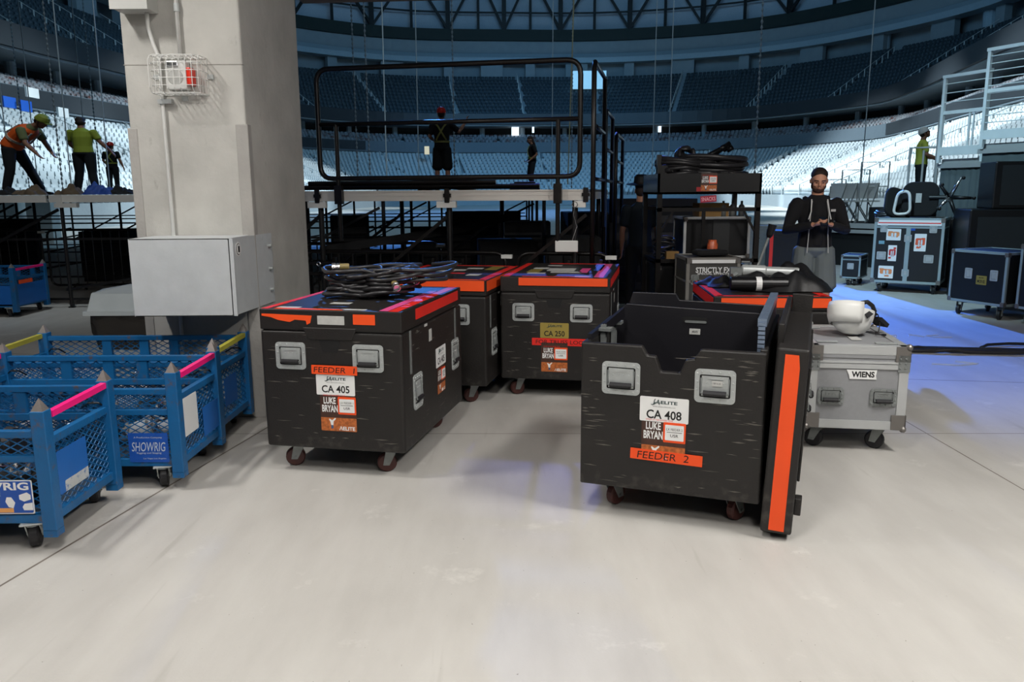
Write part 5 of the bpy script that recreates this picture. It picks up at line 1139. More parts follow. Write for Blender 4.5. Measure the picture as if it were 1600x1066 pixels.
def cart(lab, loc, rz, L=1.30, Wd=.62, tubec=None, rzc=R(20), simple=False):
    t = thing('mesh_cart', lab, 'cart', (loc[0], loc[1], 0), rz); x1, y1 = L / 2 - .03, Wd / 2 - .03
    for sx in (-1, 1):
        for sy in (-1, 1): cone_post(t, sx * x1, sy * y1); caster(t, sx * (L / 2 - .13), sy * (Wd / 2 - .05), .13, .062, rzc, M_rub, M_zinc)
    def rails(nm, zs, side):
        b = MB()
        for z, hgt in zs:
            if side == 'f': b.box(-x1, x1, -y1 - .015, -y1 + .02, z, z + hgt)
            if side == 'b': b.box(-x1, x1, y1 - .02, y1 + .015, z, z + hgt)
            if side == 'r': b.box(x1 - .02, x1 + .015, -y1, y1, z, z + hgt)
            if side == 'l': b.box(-x1 - .015, -x1 + .02, -y1, y1, z, z + hgt)
        return b.build(nm, M_blue, t, bevel=.002)
    rails('front_rail', ((.13, .04), (.41, .03), (.52, .03)), 'f'); rails('back_rail', ((.13, .04), (.44, .035), (.585, .03)), 'b')
    rails('side_rail', ((.13, .04), (.475, .035)), 'r'); rails('side_rail', ((.13, .04), (.475, .035)), 'l')
    b = MB()
    for x in (-.25, .0, .2): b.box(x - .03, x + .03, y1 - .015, y1 + .01, .47, .59)
    b.build('gate_stile', M_blue, t)
    for nm, M, w_, hs in (('front_mesh', FRONT(2 * y1, -x1), 2 * x1, ((.17, .24), (.44, .08))), ('back_mesh', frame((-x1, y1, 0), (1, 0, 0), (0, 0, 1)), 2 * x1, ((.17, .27), (.475, .11))), ('side_mesh', frame((x1, -y1, 0), (0, 1, 0), (0, 0, 1)), 2 * y1, ((.17, .305),)), ('side_mesh', frame((-x1, -y1, 0), (0, 1, 0), (0, 0, 1)), 2 * y1, ((.17, .305),))):
        b = MB()
        for z0, hh in hs: mesh_panel(b, M @ Matrix.Translation((0, z0, 0)), w_, hh)
        b.build(nm, M_blue, t)
    b = MB(); b.box(-x1, x1, -y1, y1, .13, .14); b.build('floor_plate', mat('cart_floor', '23364a', .7), t)
    for s in (-1, 1):
        b = MB(); b.bar((s * (x1 + .01), -y1 + .05, .61), (s * (x1 + .01), y1 - .03, .62), .028, .028); b.build('tube', tubec or M_pink, t)
    b = MB()
    for s in (-1, 1): b.tube([(s * x1 * .9 - .06, y1, .50), (s * x1 * .9, y1 - .05, .535), (s * x1 * .9 + .05, y1 - .05, .535), (s * x1 * .9 + .06, y1, .50)], .005, 6)
    b.build('latch_pin', M_blk, t)
    for s in (-1, 1):
        for q in (-1, 1): b = MB(); b.box(s * x1 - .03, s * x1 + .03, q * y1 - .03, q * y1 + .03, .07, .10); b.build('foot', M_blue, t)
    return t, x1, y1
cA, x1, y1 = cart('front blue mesh cart with pink tube and white-lettered company sign at the left frame edge', (-2.035 - .62, 3.605), R(0.5))
MfA = FRONT(2 * y1); MrA = frame((x1, -y1, 0), (0, 1, 0), (0, 0, 1))
p = patch(MfA, x1 - .29, .255, .46, .155, M_white, cA, 'company_sign', z=.02); patch(MfA, x1 - .29, .255, .45, .145, M_sign, p, 'sign_field', z=.0216)
text('SHOWRIG', MfA, x1 - .24, .305, .33, .036, M_white, p, .03, .0236); text('Staging - Rigging', MfA, x1 - .30, .278, .2, .012, M_white, p, 0, .0236); text('Production - Support', MfA, x1 - .30, .263, .2, .012, M_white, p, 0, .0236); text('www.showrig.com', MfA, x1 - .32, .228, .22, .018, M_white, p, 0, .0236)
b = MB(); b.box(x1 - .5, x1 - .15, .185, .205, .0233, .0238, MfA); b.build('orange_band', mat('sign_orange', 'e2a15c', .5), p)
b = MB()
for q in ([(0, .0), (.035, .012), (.05, .0), (.05, -.02), (.02, -.03), (0, -.02)], [(-.055, -.01), (-.035, -.01), (-.02, -.035), (-.03, -.06), (-.05, -.055), (-.062, -.03)], [(.02, -.04), (.055, -.035), (.055, -.07), (.015, -.07), (.01, -.055)]): b.prism([(x1 - .12 + x, .265 + y) for x, y in q][::-1], .0236, .024, MfA)
b.build('web_logo', M_white, p)
def sideplate(t, M, x, z, w, h, m, nm, sc=True):
    p = patch(M, x, z, w, h, m, t, nm, z=.02)
    return p
sideplate(cA, MrA, .17, .335, .25, .2, M_blue2, 'side_plate')
p = patch(MrA, .19, .262, .2, .05, mat('worn_white', 'b9bdbd', .7, var=.3, wear=.45, wearcol='2a5fa0', ws=(9, 9, 9)), cA, 'worn_sticker', z=.022)
cB, _, _ = cart('middle blue mesh cart with pink tube and white square on its side', (-1.77 - .62, 4.355), R(-.5))
p = patch(MfA, x1 - .148, .235, .21, .16, M_sign, cB, 'company_sign', z=.02)
p['label'] = 'blue SHOWRIG sign'
text('SHOWRIG', MfA, x1 - .148, .24, .18, .05, mat('sign_ink', 'b9c2cc', .5), p, .0, .0222, slant=.2); text('Rigging and Staging', MfA, x1 - .148, .205, .13, .012, mat('sign_ink', 'b9c2cc', .5), p, 0, .0222); text('Las Vegas Los Angeles', MfA, x1 - .12, .175, .12, .01, mat('sign_ink', 'b9c2cc', .5), p, 0, .0222); text('A Production Company', MfA, x1 - .148, .29, .15, .012, mat('sign_ink', 'b9c2cc', .5), p, 0, .0222)
patch(MrA, .13, .375, .2, .21, mat('white_square', 'd6d8d8', .6, var=.06), cB, 'white_square', z=.02); sideplate(cB, MrA, .42, .28, .24, .17, M_blue2, 'side_plate')
cC, _, _ = cart('rear blue mesh cart with yellow tubes standing against the pillar', (-1.80 - .68, 5.03), R(0), L=1.40, Wd=.62, tubec=M_yel)
MrC = frame((.67, -y1, 0), (0, 1, 0), (0, 0, 1)); sideplate(cC, MrC, .2, .33, .22, .18, M_blue2, 'side_plate')
# contents of the carts: clamps and wire slings
def clamp_mesh():
    b = MB(); b.tube([(.035 * math.cos(a), 0, .04 + .035 * math.sin(a)) for a in [R(-60 + k * 30) for k in range(11)]], .011, 6); b.box(-.018, .018, -.018, .018, -.0, .012); b.tube([(-.06, 0, .02), (.07, 0, .02)], .008, 6); b.tube([(.04, -.03, .05), (.04, .03, .05)], .01, 6); return b
CM = clamp_mesh().build('steel_clamp', M_chrome); cm = CM.data; bpy.data.objects.remove(CM)
SL = MB(); SL.tube([(.1 * math.cos(a) * (1 + .2 * math.sin(3 * a)), .07 * math.sin(a), .012 + .02 * math.sin(2 * a) ** 2) for a in [R(k * 18) for k in range(20)]], .006, 6, closed=True); SLo = SL.build('wire_sling', mat('dark_steel', '3a3c3e', .4, metal=.6)); sl = SLo.data; bpy.data.objects.remove(SLo)
rn = random.Random(21)
for ci, (cx, cy, nm) in enumerate(((-2.64, 3.6, 'front'), (-2.38, 4.36, 'middle'), (-2.48, 5.03, 'rear'))):
    # filler: grey canvas bags lying in the cart
    for k in range(3):
        b = MB(); b.ell((0, 0, .075), (.15, .1, .08), 14); b.tube([(-.05, 0, .14), (0, 0, .17), (.06, 0, .14)], .01, 6)
        for i_, v in enumerate(b.v): b.v[i_] = (v[0] + .008 * math.sin(v[1] * 40 + v[2] * 30), v[1] + .01 * math.sin(v[0] * 30), max(0, v[2]))
        o = b.build('canvas_bag', M_screen if (k + ci) % 2 else M_cloth, smooth=True); o.location = (cx - .34 + k * .33, cy + rn.uniform(-.06, .06), .142); o.rotation_euler = (0, 0, rn.uniform(-.6, .6))
        tag(o, '%s bag lying in the %s blue cart, %s from the left' % ('pale grey' if (k + ci) % 2 else 'black', nm, ordn[k]), 'bag', 'bags in the blue carts')
    for k in range(10):
        o = bpy.data.objects.new('steel_clamp', cm); COL.objects.link(o); o.location = (cx - .48 + k * .1 + rn.uniform(-.03, .03), cy + rn.uniform(-.2, .2), .27 + rn.uniform(0, .05)); o.rotation_euler = (rn.uniform(-1, 1), rn.uniform(-1, 1), rn.uniform(0, 6)); o.scale = (1.1,) * 3
        tag(o, 'shiny steel clamp among the rigging hardware in the %s blue cart' % nm, 'clamp', 'steel clamps in the %s blue cart' % nm)
    for k in range(4):
        o = bpy.data.objects.new('wire_sling', sl); COL.objects.link(o); o.location = (cx - .4 + k * .25, cy + rn.uniform(-.1, .1), .33); o.rotation_euler = (rn.uniform(-.4, .4), rn.uniform(-.4, .4), rn.uniform(0, 6)); o.scale = (1.2,) * 3
        tag(o, 'dark looped wire sling lying in the %s blue cart' % nm, 'sling', 'wire slings in the %s blue cart' % nm)
b = MB(); b.lathe([(.02, -.03), (.06, -.028), (.075, 0), (.06, .028), (.02, .03)], 20, Matrix.Rotation(R(75), 4, 'Y')); o = item('rigging_wheel', 'dark round wheel in the front blue cart near the left frame edge', 'wheel', (-2.31, 3.55, .43), b, M_rub)
# far carts in the dark
fc, fx, fy = cart('far blue cart with pink tube in the dark under the left stage, right one', (-6.42 - .3, 10.55), R(0), L=.75, Wd=.75)
fd, _, _ = cart('far blue cart in the dark at the left frame edge', (-7.65, 10.5), R(3), L=.9, Wd=.75)
for q in (fc, fd):
    b = MB(); b.box(-.36, .36, -.36, -.352, .15, .42); b.box(.36, .368, -.34, .34, .15, .42); b.build('side_plate', M_blue2, q)
patch(frame((.37, -.34, 0), (0, 1, 0), (0, 0, 1)), .2, .45, .3, .05, M_orange, fc, 'tape_strip', z=.01)
# ================================================================== trash can
t = thing('trash_can', 'grey-lidded trash can lined with a black bag behind the pillar', 'trash can', (-3.2, 6.8, 0))
def taper(b, w0, d0, z0, w1, d1, z1):
    b.add([(-w0, -d0, z0), (w0, -d0, z0), (w0, d0, z0), (-w0, d0, z0), (-w1, -d1, z1), (w1, -d1, z1), (w1, d1, z1), (-w1, d1, z1)], [(0, 3, 2, 1), (4, 5, 6, 7), (0, 1, 5, 4), (1, 2, 6, 5), (2, 3, 7, 6), (3, 0, 4, 7)])
b = MB(); taper(b, .22, .16, 0, .3, .22, .55); b.build('bin_body', mat('bin_grey', '8a9094', .6), t)
n = 40; vs = []
for j, (z, sc_) in enumerate(((.57, 1.06), (.5, 1.07), (.42, 1.02), (.34, .96), (.27, .93))):
    for k in range(n):
        a = k / n * 2 * math.pi; c_, s_ = math.cos(a), math.sin(a); f = 1 / max(abs(c_), abs(s_)) ; w_ = 1 + .018 * math.sin(k * 1.9 + j * 2.1) + .012 * math.sin(k * 3.7 - j)
        vs.append((.3 * c_ * f * sc_ * w_ * .97, .22 * s_ * f * sc_ * w_ * .97, z))
b = MB(); b.add(vs, [(j * n + k, (j + 1) * n + k, (j + 1) * n + (k + 1) % n, j * n + (k + 1) % n) for j in range(4) for k in range(n)]); o = b.build('bin_liner', mat('bag_plastic', '19150f', .25, bump=.8, bs=9), t, smooth=True)
b = MB(); taper(b, .345, .26, .565, .345, .26, .60); taper(b, .32, .235, .60, .29, .2, .74)
for s in (-1, 1): b.add([(-.29, s * .2, .74), (.29, s * .2, .74), (.29, s * .17, .75), (-.29, s * .17, .75), (-.29, s * .2, .745), (.29, s * .2, .745)], [(0, 1, 2, 3)])
b.add([(-.29, -.2, .74), (-.29, .2, .74), (-.05, .0, .80), (-.29, 0, .80 - .04)], [(0, 2, 3), (3, 2, 1)]); b.add([(-.29, -.2, .74), (.29, -.2, .74), (-.05, 0, .80)], [(0, 1, 2)]); b.add([(-.29, .2, .74), (.29, .2, .74), (-.05, 0, .8)], [(0, 2, 1)]); b.add([(.29, -.2, .74), (.29, .2, .74), (-.05, 0, .80)], [(0, 1, 2)])
b.build('lid', mat('bin_lid', 'a3abae', .45), t)
# ================================================================== PEOPLE
def remesh(b, m, name, parent, vox, sm_=3, smooth=True):
    me = bpy.data.meshes.new('tmp'); me.from_pydata(b.v, [], b.f); o = bpy.data.objects.new('tmp', me); COL.objects.link(o)
    r_ = o.modifiers.new('r', 'REMESH'); r_.mode = 'VOXEL'; r_.voxel_size = vox
    s_ = o.modifiers.new('s', 'SMOOTH'); s_.factor = .5; s_.iterations = sm_
    dg = bpy.context.evaluated_depsgraph_get(); dg.update(); nm = bpy.data.meshes.new_from_object(o.evaluated_get(dg)); bpy.data.objects.remove(o); bpy.data.meshes.remove(me)
    nm.materials.clear(); nm.materials.append(m); nm.name = name; nm.polygons.foreach_set('use_smooth', [True] * len(nm.polygons))
    q = bpy.data.objects.new(name, nm); COL.objects.link(q); q.parent = parent; return q
def loft(b, pts, rad, side=None, n=14):
    pts = [Vector(p) for p in pts]; m = len(pts); rad = [(r_, r_) if not isinstance(r_, tuple) else r_ for r_ in rad]
    # rounded ends
    rows = []
    def ax(i):
        a = pts[max(i - 1, 0)]; c = pts[min(i + 1, m - 1)]; t_ = (c - a).normalized()
        s_ = Vector(side) if side else (Vector((1, 0, 0)) if abs(t_.x) < .9 else Vector((0, 1, 0)))
        u = (s_ - t_ * s_.dot(t_)).normalized(); return t_, u, t_.cross(u)
    t0, u0, w0 = ax(0); r0 = min(rad[0])
    for f in (.35, .75): rows.append((pts[0] - t0 * r0 * (1 - f) * .8, u0, w0, rad[0][0] * f ** .6, rad[0][1] * f ** .6))
    for i in range(m): t_, u, w_ = ax(i); rows.append((pts[i], u, w_, rad[i][0], rad[i][1]))
    t1, u1, w1 = ax(m - 1); r1 = min(rad[-1])
    for f in (.75, .35): rows.append((pts[-1] + t1 * r1 * (1 - f) * .8, u1, w1, rad[-1][0] * f ** .6, rad[-1][1] * f ** .6))
    vs = []
    for c, u, w_, a, bb in rows:
        for k in range(n): th = 2 * math.pi * k / n; vs.append(c + u * a * math.cos(th) + w_ * bb * math.sin(th))
    q = len(rows); fs = [(i * n + k, i * n + (k + 1) % n, (i + 1) * n + (k + 1) % n, (i + 1) * n + k) for i in range(q - 1) for k in range(n)] + [list(range(n))[::-1], [(q - 1) * n + k for k in range(n)]]
    b.add(vs, fs)
def Vx(*a): return Vector(a)
def person(lab, loc, rz, J, top, bottom, vox=.014, scale=1.0, shorts=False, sleeve='short', helmet=None, cap_hat=None, long_hair=False, fingers=None, skin=None, harness=None, vest=None, head_dir=(0, -1, 0), beard=False, shoes=True, zip_hood=False, girth=1.0):
    t = thing('person', lab, 'person', loc, rz); t.scale = (scale * girth, scale * girth, scale); sk = skin or M_skin
    P = dict(pel=Vx(0, 0, .95), wai=Vx(0, 0, 1.1), che=Vx(0, 0, 1.3), upc=Vx(0, .0, 1.42), nk=Vx(0, .0, 1.49), hd=Vx(0, -.015, 1.64),
             ls=Vx(-.19, 0, 1.425), le=Vx(-.24, .02, 1.14), lw=Vx(-.25, -.08, .9), rs=Vx(.19, 0, 1.425), re=Vx(.24, .02, 1.14), rw=Vx(.25, -.08, .9),
             lh=Vx(-.095, 0, .93), lk=Vx(-.11, -.01, .5), la=Vx(-.12, .02, .09), rh=Vx(.095, 0, .93), rk=Vx(.11, -.01, .5), ra=Vx(.12, .02, .09), lt=Vx(-.15, -.15, .03), rt=Vx(.15, -.15, .03))
    for k_, v_ in J.items(): P[k_] = Vx(*v_)
    side = (P['rs'] - P['ls']).normalized()
    TR = [(.155, .115), (.14, .105), (.165, .12), (.165, .095), (.07, .065)]
    TP = ['pel', 'wai', 'che', 'upc', 'nk']
    hdv = Vector(head_dir).normalized(); hu = (P['hd'] - P['nk']).normalized(); hu = (hu - hdv * hu.dot(hdv)).normalized(); hr = hdv.cross(hu)   # right of the head (its own left)
    Mh = Matrix((-hr, -hdv, hu)).transposed().to_4x4() if False else Matrix((hr * -1, hdv * -1, hu)).transposed().to_4x4()
    Mh.translation = P['hd']
    if Mh.determinant() < 0: Mh = Matrix((hr, hdv * -1, hu)).transposed().to_4x4(); Mh.translation = P['hd']
    b = MB()
    loft(b, [P[k_] for k_ in TP], [(a * .93, c * .93) for a, c in TR], side)
    loft(b, [P['nk'] - (P['hd'] - P['nk']) * .1, P['nk'] + (P['hd'] - P['nk']) * .55], [.062, .056], side)
    b.ell((0, 0, .03), (.075, .095, .095), 18, Mh); b.ell((0, -.012, -.035), (.062, .078, .075), 16, Mh); b.ell((0, -.055, -.085), (.036, .035, .028), 12, Mh)
    b.ell((0, -.1, -.012), (.014, .022, .022), 10, Mh); b.ell((0, -.094, .01), (.009, .014, .03), 8, Mh); b.ell((0, -.082, .035), (.055, .016, .012), 10, Mh); b.ell((0, -.088, -.05), (.026, .014, .012), 8, Mh)
    for s in (-1, 1): b.ell((s * .077, .01, -.005), (.012, .022, .033), 8, Mh); b.ell((s * .042, -.07, -.02), (.022, .02, .022), 8, Mh)
    for s, (a, e, w_) in ((-1, ('ls', 'le', 'lw')), (1, ('rs', 're', 'rw'))):
        loft(b, [P[a], P[a].lerp(P[e], .45), P[e], P[e].lerp(P[w_], .35), P[w_]], [.058, .05, .041, .042, .027])
        hv = J.get('lhand' if s < 0 else 'rhand'); hv = Vx(*hv).normalized() if hv else (P[w_] - P[e]).normalized()
        pn = Vector((0, 0, 1)).cross(hv); pn = pn.normalized() if pn.length > .1 else Vector((0, 1, 0))
        if abs(hv.z) > .75: pn = Vector((0, 1, 0)) - hv * hv.y; pn.normalize()
        pal = P[w_] + hv * .05; loft(b, [P[w_], pal, P[w_] + hv * .085], [(.026, .02), (.04, .016), (.038, .013)], pn)
        nrm = hv.cross(pn).normalized() * (1 if fingers is None else fingers)
        for f in range(4):
            o_ = pn * (-.03 + .02 * f); ln = (.062, .072, .068, .054)[f]; r_ = .0095 if vox < .01 else .011
            p0 = P[w_] + hv * .085 + o_; p1 = p0 + hv * ln * .5 + nrm * ln * .15; p2 = p1 + hv * ln * .25 + nrm * ln * .45
            loft(b, [p0 - hv * .02, p0, p1, p2], [r_, r_, r_ * .92, r_ * .8], None, 8)
        tp = P[w_] + hv * .03 - pn * .03; loft(b, [tp, tp - pn * .022 + hv * .02 + nrm * .01, tp - pn * .022 + hv * .05 + nrm * .03], [.012, .012, .009], None, 8)
    for a, k_, c in (('lh', 'lk', 'la'), ('rh', 'rk', 'ra')):
        loft(b, [P[a], P[a].lerp(P[k_], .5), P[k_], P[k_].lerp(P[c], .3), P[c]], [.085, .074, .055, .056, .036])
    body = remesh(b, sk, 'body', t, vox, 3)
    # shoes
    for a, k_, c in (('la', 'lt', 1), ('ra', 'rt', -1)):
        b = MB(); an = P[a]; to = P[k_]; mid = an.lerp(to, .5); loft(b, [an + Vx(0, 0, .03), an + Vx(0, 0, -.03)], [.045, .048]); 
        d = (to - an); d.z = 0; d = d.normalized(); loft(b, [an - d * .05 + Vx(0, 0, -.045), mid + Vx(0, 0, -.02), Vector((to.x, to.y, an.z - .055))], [(.042, .035), (.048, .035), (.042, .028)], (0, 0, 1) if False else d.cross(Vx(0, 0, 1)))
        remesh(b, M_blk, 'shoe', t, .012, 2)
    # trousers / shorts
    b = MB(); side2 = (P['rh'] - P['lh']).normalized()
    loft(b, [P['pel'] - Vx(0, 0, .03), P['pel'].lerp(P['wai'], .45)], [(.172, .135), (.158, .125)], side2)
    for a, k_, c in (('lh', 'lk', 'la'), ('rh', 'rk', 'ra')):
        if shorts: loft(b, [P[a], P[a].lerp(P[k_], .5), P[a].lerp(P[k_], .93)], [.105, .11, .115])
        else: loft(b, [P[a], P[a].lerp(P[k_], .5), P[k_], P[k_].lerp(P[c], .5), P[k_].lerp(P[c], .93)], [.102, .092, .073, .07, .062])
    remesh(b, bottom, 'shorts' if shorts else 'trousers', t, vox, 3)
    # top
    b = MB(); g = .016
    loft(b, [P['pel'] + (P['wai'] - P['pel']) * .05] + [P[k_] for k_ in TP[1:]] , [(.172, .135), (.158, .125), (.178, .134), (.170, .106), (.075, .07)], side)
    for a, e, w_ in (('ls', 'le', 'lw'), ('rs', 're', 'rw')):
        if sleeve == 'short': loft(b, [P[a] - (P[e] - P[a]) * .02, P[a].lerp(P[e], .4), P[a].lerp(P[e], .72)], [.07, .068, .066])
        else: loft(b, [P[a] + (P['nk'] - P[a]) * .1, P[a].lerp(P[e], .15), P[a].lerp(P[e], .5), P[e], P[e].lerp(P[w_], .5), P[e].lerp(P[w_], .95)], [.066, .07, .064, .058, .05, .04])
    shirt = remesh(b, top, 'shirt' if not zip_hood else 'hooded_jacket', t, vox, 3)
    if vest:
        b = MB(); loft(b, [P['pel'].lerp(P['wai'], .1), P['wai'], P['che'], P['upc'], P['upc'].lerp(P['nk'], .6)], [(.195, .155), (.185, .15), (.205, .155), (.19, .13), (.11, .085)], side); remesh(b, vest, 'safety_vest', t, vox, 3)
        b = MB()
        for f, (ra_, rb_) in ((.2, (.198, .162)), ): pass
        u = side; ax_ = (P['che'] - P['wai']).normalized(); w_ = ax_.cross(u)
        for c_, ra_, rb_ in ((P['wai'].lerp(P['che'], .25), .196, .159),):
            ring = [c_ + u * ra_ * math.cos(R(k * 18)) + w_ * rb_ * math.sin(R(k * 18)) for k in range(20)]
            for k in range(20): b.bar(ring[k], ring[(k + 1) % 20], .012, .045, upv=ax_)
        bk = -1 if w_.y < 0 else 1
        for s in (-1, 1): b.bar(P['wai'].lerp(P['che'], .3) + u * s * .1 + w_ * .155 * bk, P['upc'] + u * s * .1 + w_ * .12 * bk, .045, .012, upv=w_); b.bar(P['wai'].lerp(P['che'], .3) + u * s * .1 - w_ * .155 * bk, P['upc'] + u * s * .1 - w_ * .12 * bk, .045, .012, upv=w_)
        b.build('reflective_stripe', mat('reflective', 'c3b6a4', .4), t)
    if harness:
        b = MB(); u = side; ax_ = (P['che'] - P['wai']).normalized(); w_ = ax_.cross(u)
        for bk in (-1, 1):
            for s in (-1, 1):
                q = [P['upc'] + u * s * .12 + w_ * bk * .105 + ax_ * .03, P['upc'] + u * s * .06 + w_ * bk * .128 - ax_ * .04, P['che'] - ax_ * .02 + w_ * bk * .148 + u * s * .0, P['wai'].lerp(P['che'], .3) - u * s * .075 + w_ * bk * .142, P['wai'] - u * s * .11 + w_ * bk * .115]
                for i in range(4): b.bar(q[i], q[i + 1], .035, .01, upv=w_)
        ring = [P['wai'] - ax_ * .03 + u * .165 * math.cos(R(k * 18)) + w_ * .133 * math.sin(R(k * 18)) for k in range(20)]
        for k in range(20): b.bar(ring[k], ring[(k + 1) % 20], .01, .04, upv=ax_)
        b.build('safety_harness', harness, t)
    if helmet:
        b = MB(); b.lathe([(.001, .118), (.05, .108), (.085, .078), (.1, .03), (.103, -.0), (.1, -.015)], 20, Mh @ Matrix.Translation((0, .008, .035)) @ Matrix.Scale(1.12, 4, (0, 1, 0))); b.box(-.06, .06, -.145, -.09, .02, .03, Mh @ Matrix.Translation((0, 0, .01)))
        o = b.build('helmet', helmet, t, smooth=False)
        b = MB()
        for s in (-1, 1): b.tube([Mh @ Vx(s * .085, -.01, .02), Mh @ Vx(s * .07, -.03, -.07), Mh @ Vx(0, -.04, -.12)], .006, 5)
        b.build('chin_strap', M_blk, o)
    if cap_hat:
        b = MB(); b.lathe([(.2, .0), (.205, .006), (.1, .02), (.092, .1), (.07, .12), (.001, .1)], 22, Mh @ Matrix.Translation((0, .0, .075)) @ Matrix.Rotation(R(-5), 4, 'X')); b.build('cowboy_hat', cap_hat, t)
    hair = MB(); hair.ell((0, .018, .06), (.081, .098, .078), 18, Mh)
    hair.ell((0, .05, -.005), (.075, .062, .07), 14, Mh)
    if long_hair: hair.ell((0, .06, -.1), (.085, .05, .17), 12, Mh)
    if beard:
        cut = MB()
    ho = remesh(hair, M_hair, 'hair', t, .01, 1)
    if beard:
        bd = MB(); bd.ell((0, -.035, -.082), (.058, .06, .038), 14, Mh); bd.ell((0, -.09, -.04), (.028, .011, .006), 10, Mh)
        for s in (-1, 1): bd.ell((s * .06, -.015, -.045), (.013, .028, .04), 10, Mh)
        remesh(bd, mat('beard', '3a241b', .8, var=.3, vs=80), 'beard', t, .007, 1)
        e = MB(); e.ell((0, -.099, -.055), (.017, .007, .005), 8, Mh); e.build('mouth', mat('lips', '8f5a4c', .5), t, smooth=True)
    if not helmet or vox < .012:
        for s in (-1, 1):
            e = MB(); e.ell((s * .03, -.084, .006), (.012, .006, .005), 8, Mh); e.build('eye', M_ink, t, smooth=True)
            e = MB(); e.tube([Mh @ Vx(s * .014, -.098, .03), Mh @ Vx(s * .03, -.096, .034), Mh @ Vx(s * .052, -.082, .028)], .004, 5); e.build('eyebrow', M_hair, t)
    return t, P, Mh
GL = mat('glove_black', '141414', .8)
# man with the phone
M_short = mat('grey_shorts', '6e7675', .85, bump=.2, bs=12); M_tee = mat('black_tee', '121214', .9, bump=.2, bs=10); M_hood = mat('black_hoodie', '161618', .95, bump=.35, bs=14)
tm, P, Mh = person('man in an open black zip hoodie and grey shorts looking down at his phone', (3.24, 8.6, 0), R(-8), dict(hd=(0, -.035, 1.645), le=(-.275, -.03, 1.13), lw=(-.085, -.27, 1.2), re=(.275, -.03, 1.13), rw=(.085, -.27, 1.2), lhand=(.75, -.35, .12), rhand=(-.75, -.35, .12), lk=(-.12, -.02, .5), rk=(.12, -.02, .5)), M_hood, M_short, vox=.0085, shorts=True, sleeve='long', beard=True, head_dir=(-.1, -.9, -.3), zip_hood=True, scale=1.0, girth=1.07, skin=mat('skin_fair', 'cf9678', .5, var=.06))
# open front of the jacket: black t-shirt panel, white zip lines, drawstrings, hood
b = MB(); loft(b, [Vx(0, -.03, .98), Vx(0, -.035, 1.1), Vx(0, -.04, 1.3), Vx(0, -.03, 1.40), Vx(0, -.015, 1.44)], [(.085, .118), (.085, .104), (.085, .112), (.08, .095), (.07, .07)], (1, 0, 0)); remesh(b, M_tee, 't_shirt', tm, .01, 2)
for s in (-1, 1):
    b = MB(); b.tube([(s * .07, -.115, 1.44), (s * .085, -.15, 1.3), (s * .09, -.142, 1.1), (s * .1, -.16, .9)], .005, 6); b.build('zip', M_wh2, tm)
    b = MB(); b.tube([(s * .075, -.11, 1.455), (s * .085, -.165, 1.33), (s * .105, -.165, 1.25)], .006, 6); b.build('drawstring', M_whm, tm)
b = MB(); loft(b, [Vx(-.09, -.06, 1.43), Vx(-.11, .03, 1.465), Vx(0, .1, 1.47), Vx(.11, .03, 1.465), Vx(.09, -.06, 1.43)], [.018, .03, .05, .03, .018]); remesh(b, M_hood, 'hood', tm, .01, 2)
b = MB(); b.box(-.022, .022, 0, .001, -.01, .014, Matrix.Translation((.125, -.153, 1.34))); b.build('chest_print', M_wh2, tm)
tph = thing('smartphone', 'black phone held in both hands of the man in the hoodie', 'phone', tuple(Matrix.Translation((3.24, 8.6, 0)) @ Matrix.Rotation(R(-8), 4, 'Z') @ Vx(0, -.345, 1.235)), R(-8))
b = MB(); b.prism(rrect(.076, .15, .01), -.004, .004, Matrix.Rotation(R(35), 4, 'X') @ Matrix.Rotation(R(0), 4, 'Z')); b.build('phone_body', M_blk, tph)
b = MB(); b.prism(rrect(.07, .14, .006), .004, .0045, Matrix.Rotation(R(35), 4, 'X')); b.build('screen', mat('phone_screen', '202833', .1), tph)
# orange vest worker (bending, facing right) and green shirt worker (back to us)
M_or = mat('vest_orange', 'f0621a', .7, bump=.3, bs=10); M_gr = mat('shirt_lime', '9aa838', .8, bump=.3, bs=8); M_olive = mat('shirt_olive', '6a7046', .8); M_jean = mat('jeans_dark', '15171c', .9, bump=.2, bs=12); M_lime = mat('lime_plastic', '8f9a3a', .5); M_red = mat('helmet_red', 'd3281c', .3)
person('worker in an orange safety vest and lime helmet bending forward on the left stage', (-9.45, 15.8, 1.545), 0,
       dict(pel=(-.12, 0, .93), wai=(-.04, 0, 1.06), che=(.12, -.02, 1.2), upc=(.22, -.03, 1.27), nk=(.29, -.04, 1.32), hd=(.42, -.06, 1.4), ls=(.2, .17, 1.28), rs=(.17, -.2, 1.25), le=(.3, .2, 1.02), lw=(.42, .15, .82), re=(.26, -.25, .98), rw=(.42, -.26, .78),
            lh=(-.1, .1, .9), rh=(-.1, -.1, .9), lk=(.06, .12, .5), la=(.22, .12, .09), rk=(-.1, -.12, .5), ra=(-.2, -.12, .09), lt=(.38, .1, .03), rt=(-.04, -.14, .03)), M_olive, M_jean, helmet=M_lime, vest=M_or, head_dir=(.8, -.1, -.6), skin=M_skind, scale=.98, girth=1.28)
person('worker in a lime shirt and dark jeans seen from behind on the left stage', (-9.62, 18.5, 1.545), R(180),
       dict(hd=(.02, -.03, 1.62), le=(-.28, -.03, 1.2), lw=(-.42, -.1, .98), re=(.25, -.05, 1.17), rw=(.2, -.2, 1.0), la=(-.16, .02, .09), ra=(.16, .02, .09), lt=(-.2, -.13, .03), rt=(.2, -.13, .03)), M_gr, M_jean, skin=M_skind, head_dir=(.3, -.9, -.3), scale=.98, girth=1.35)
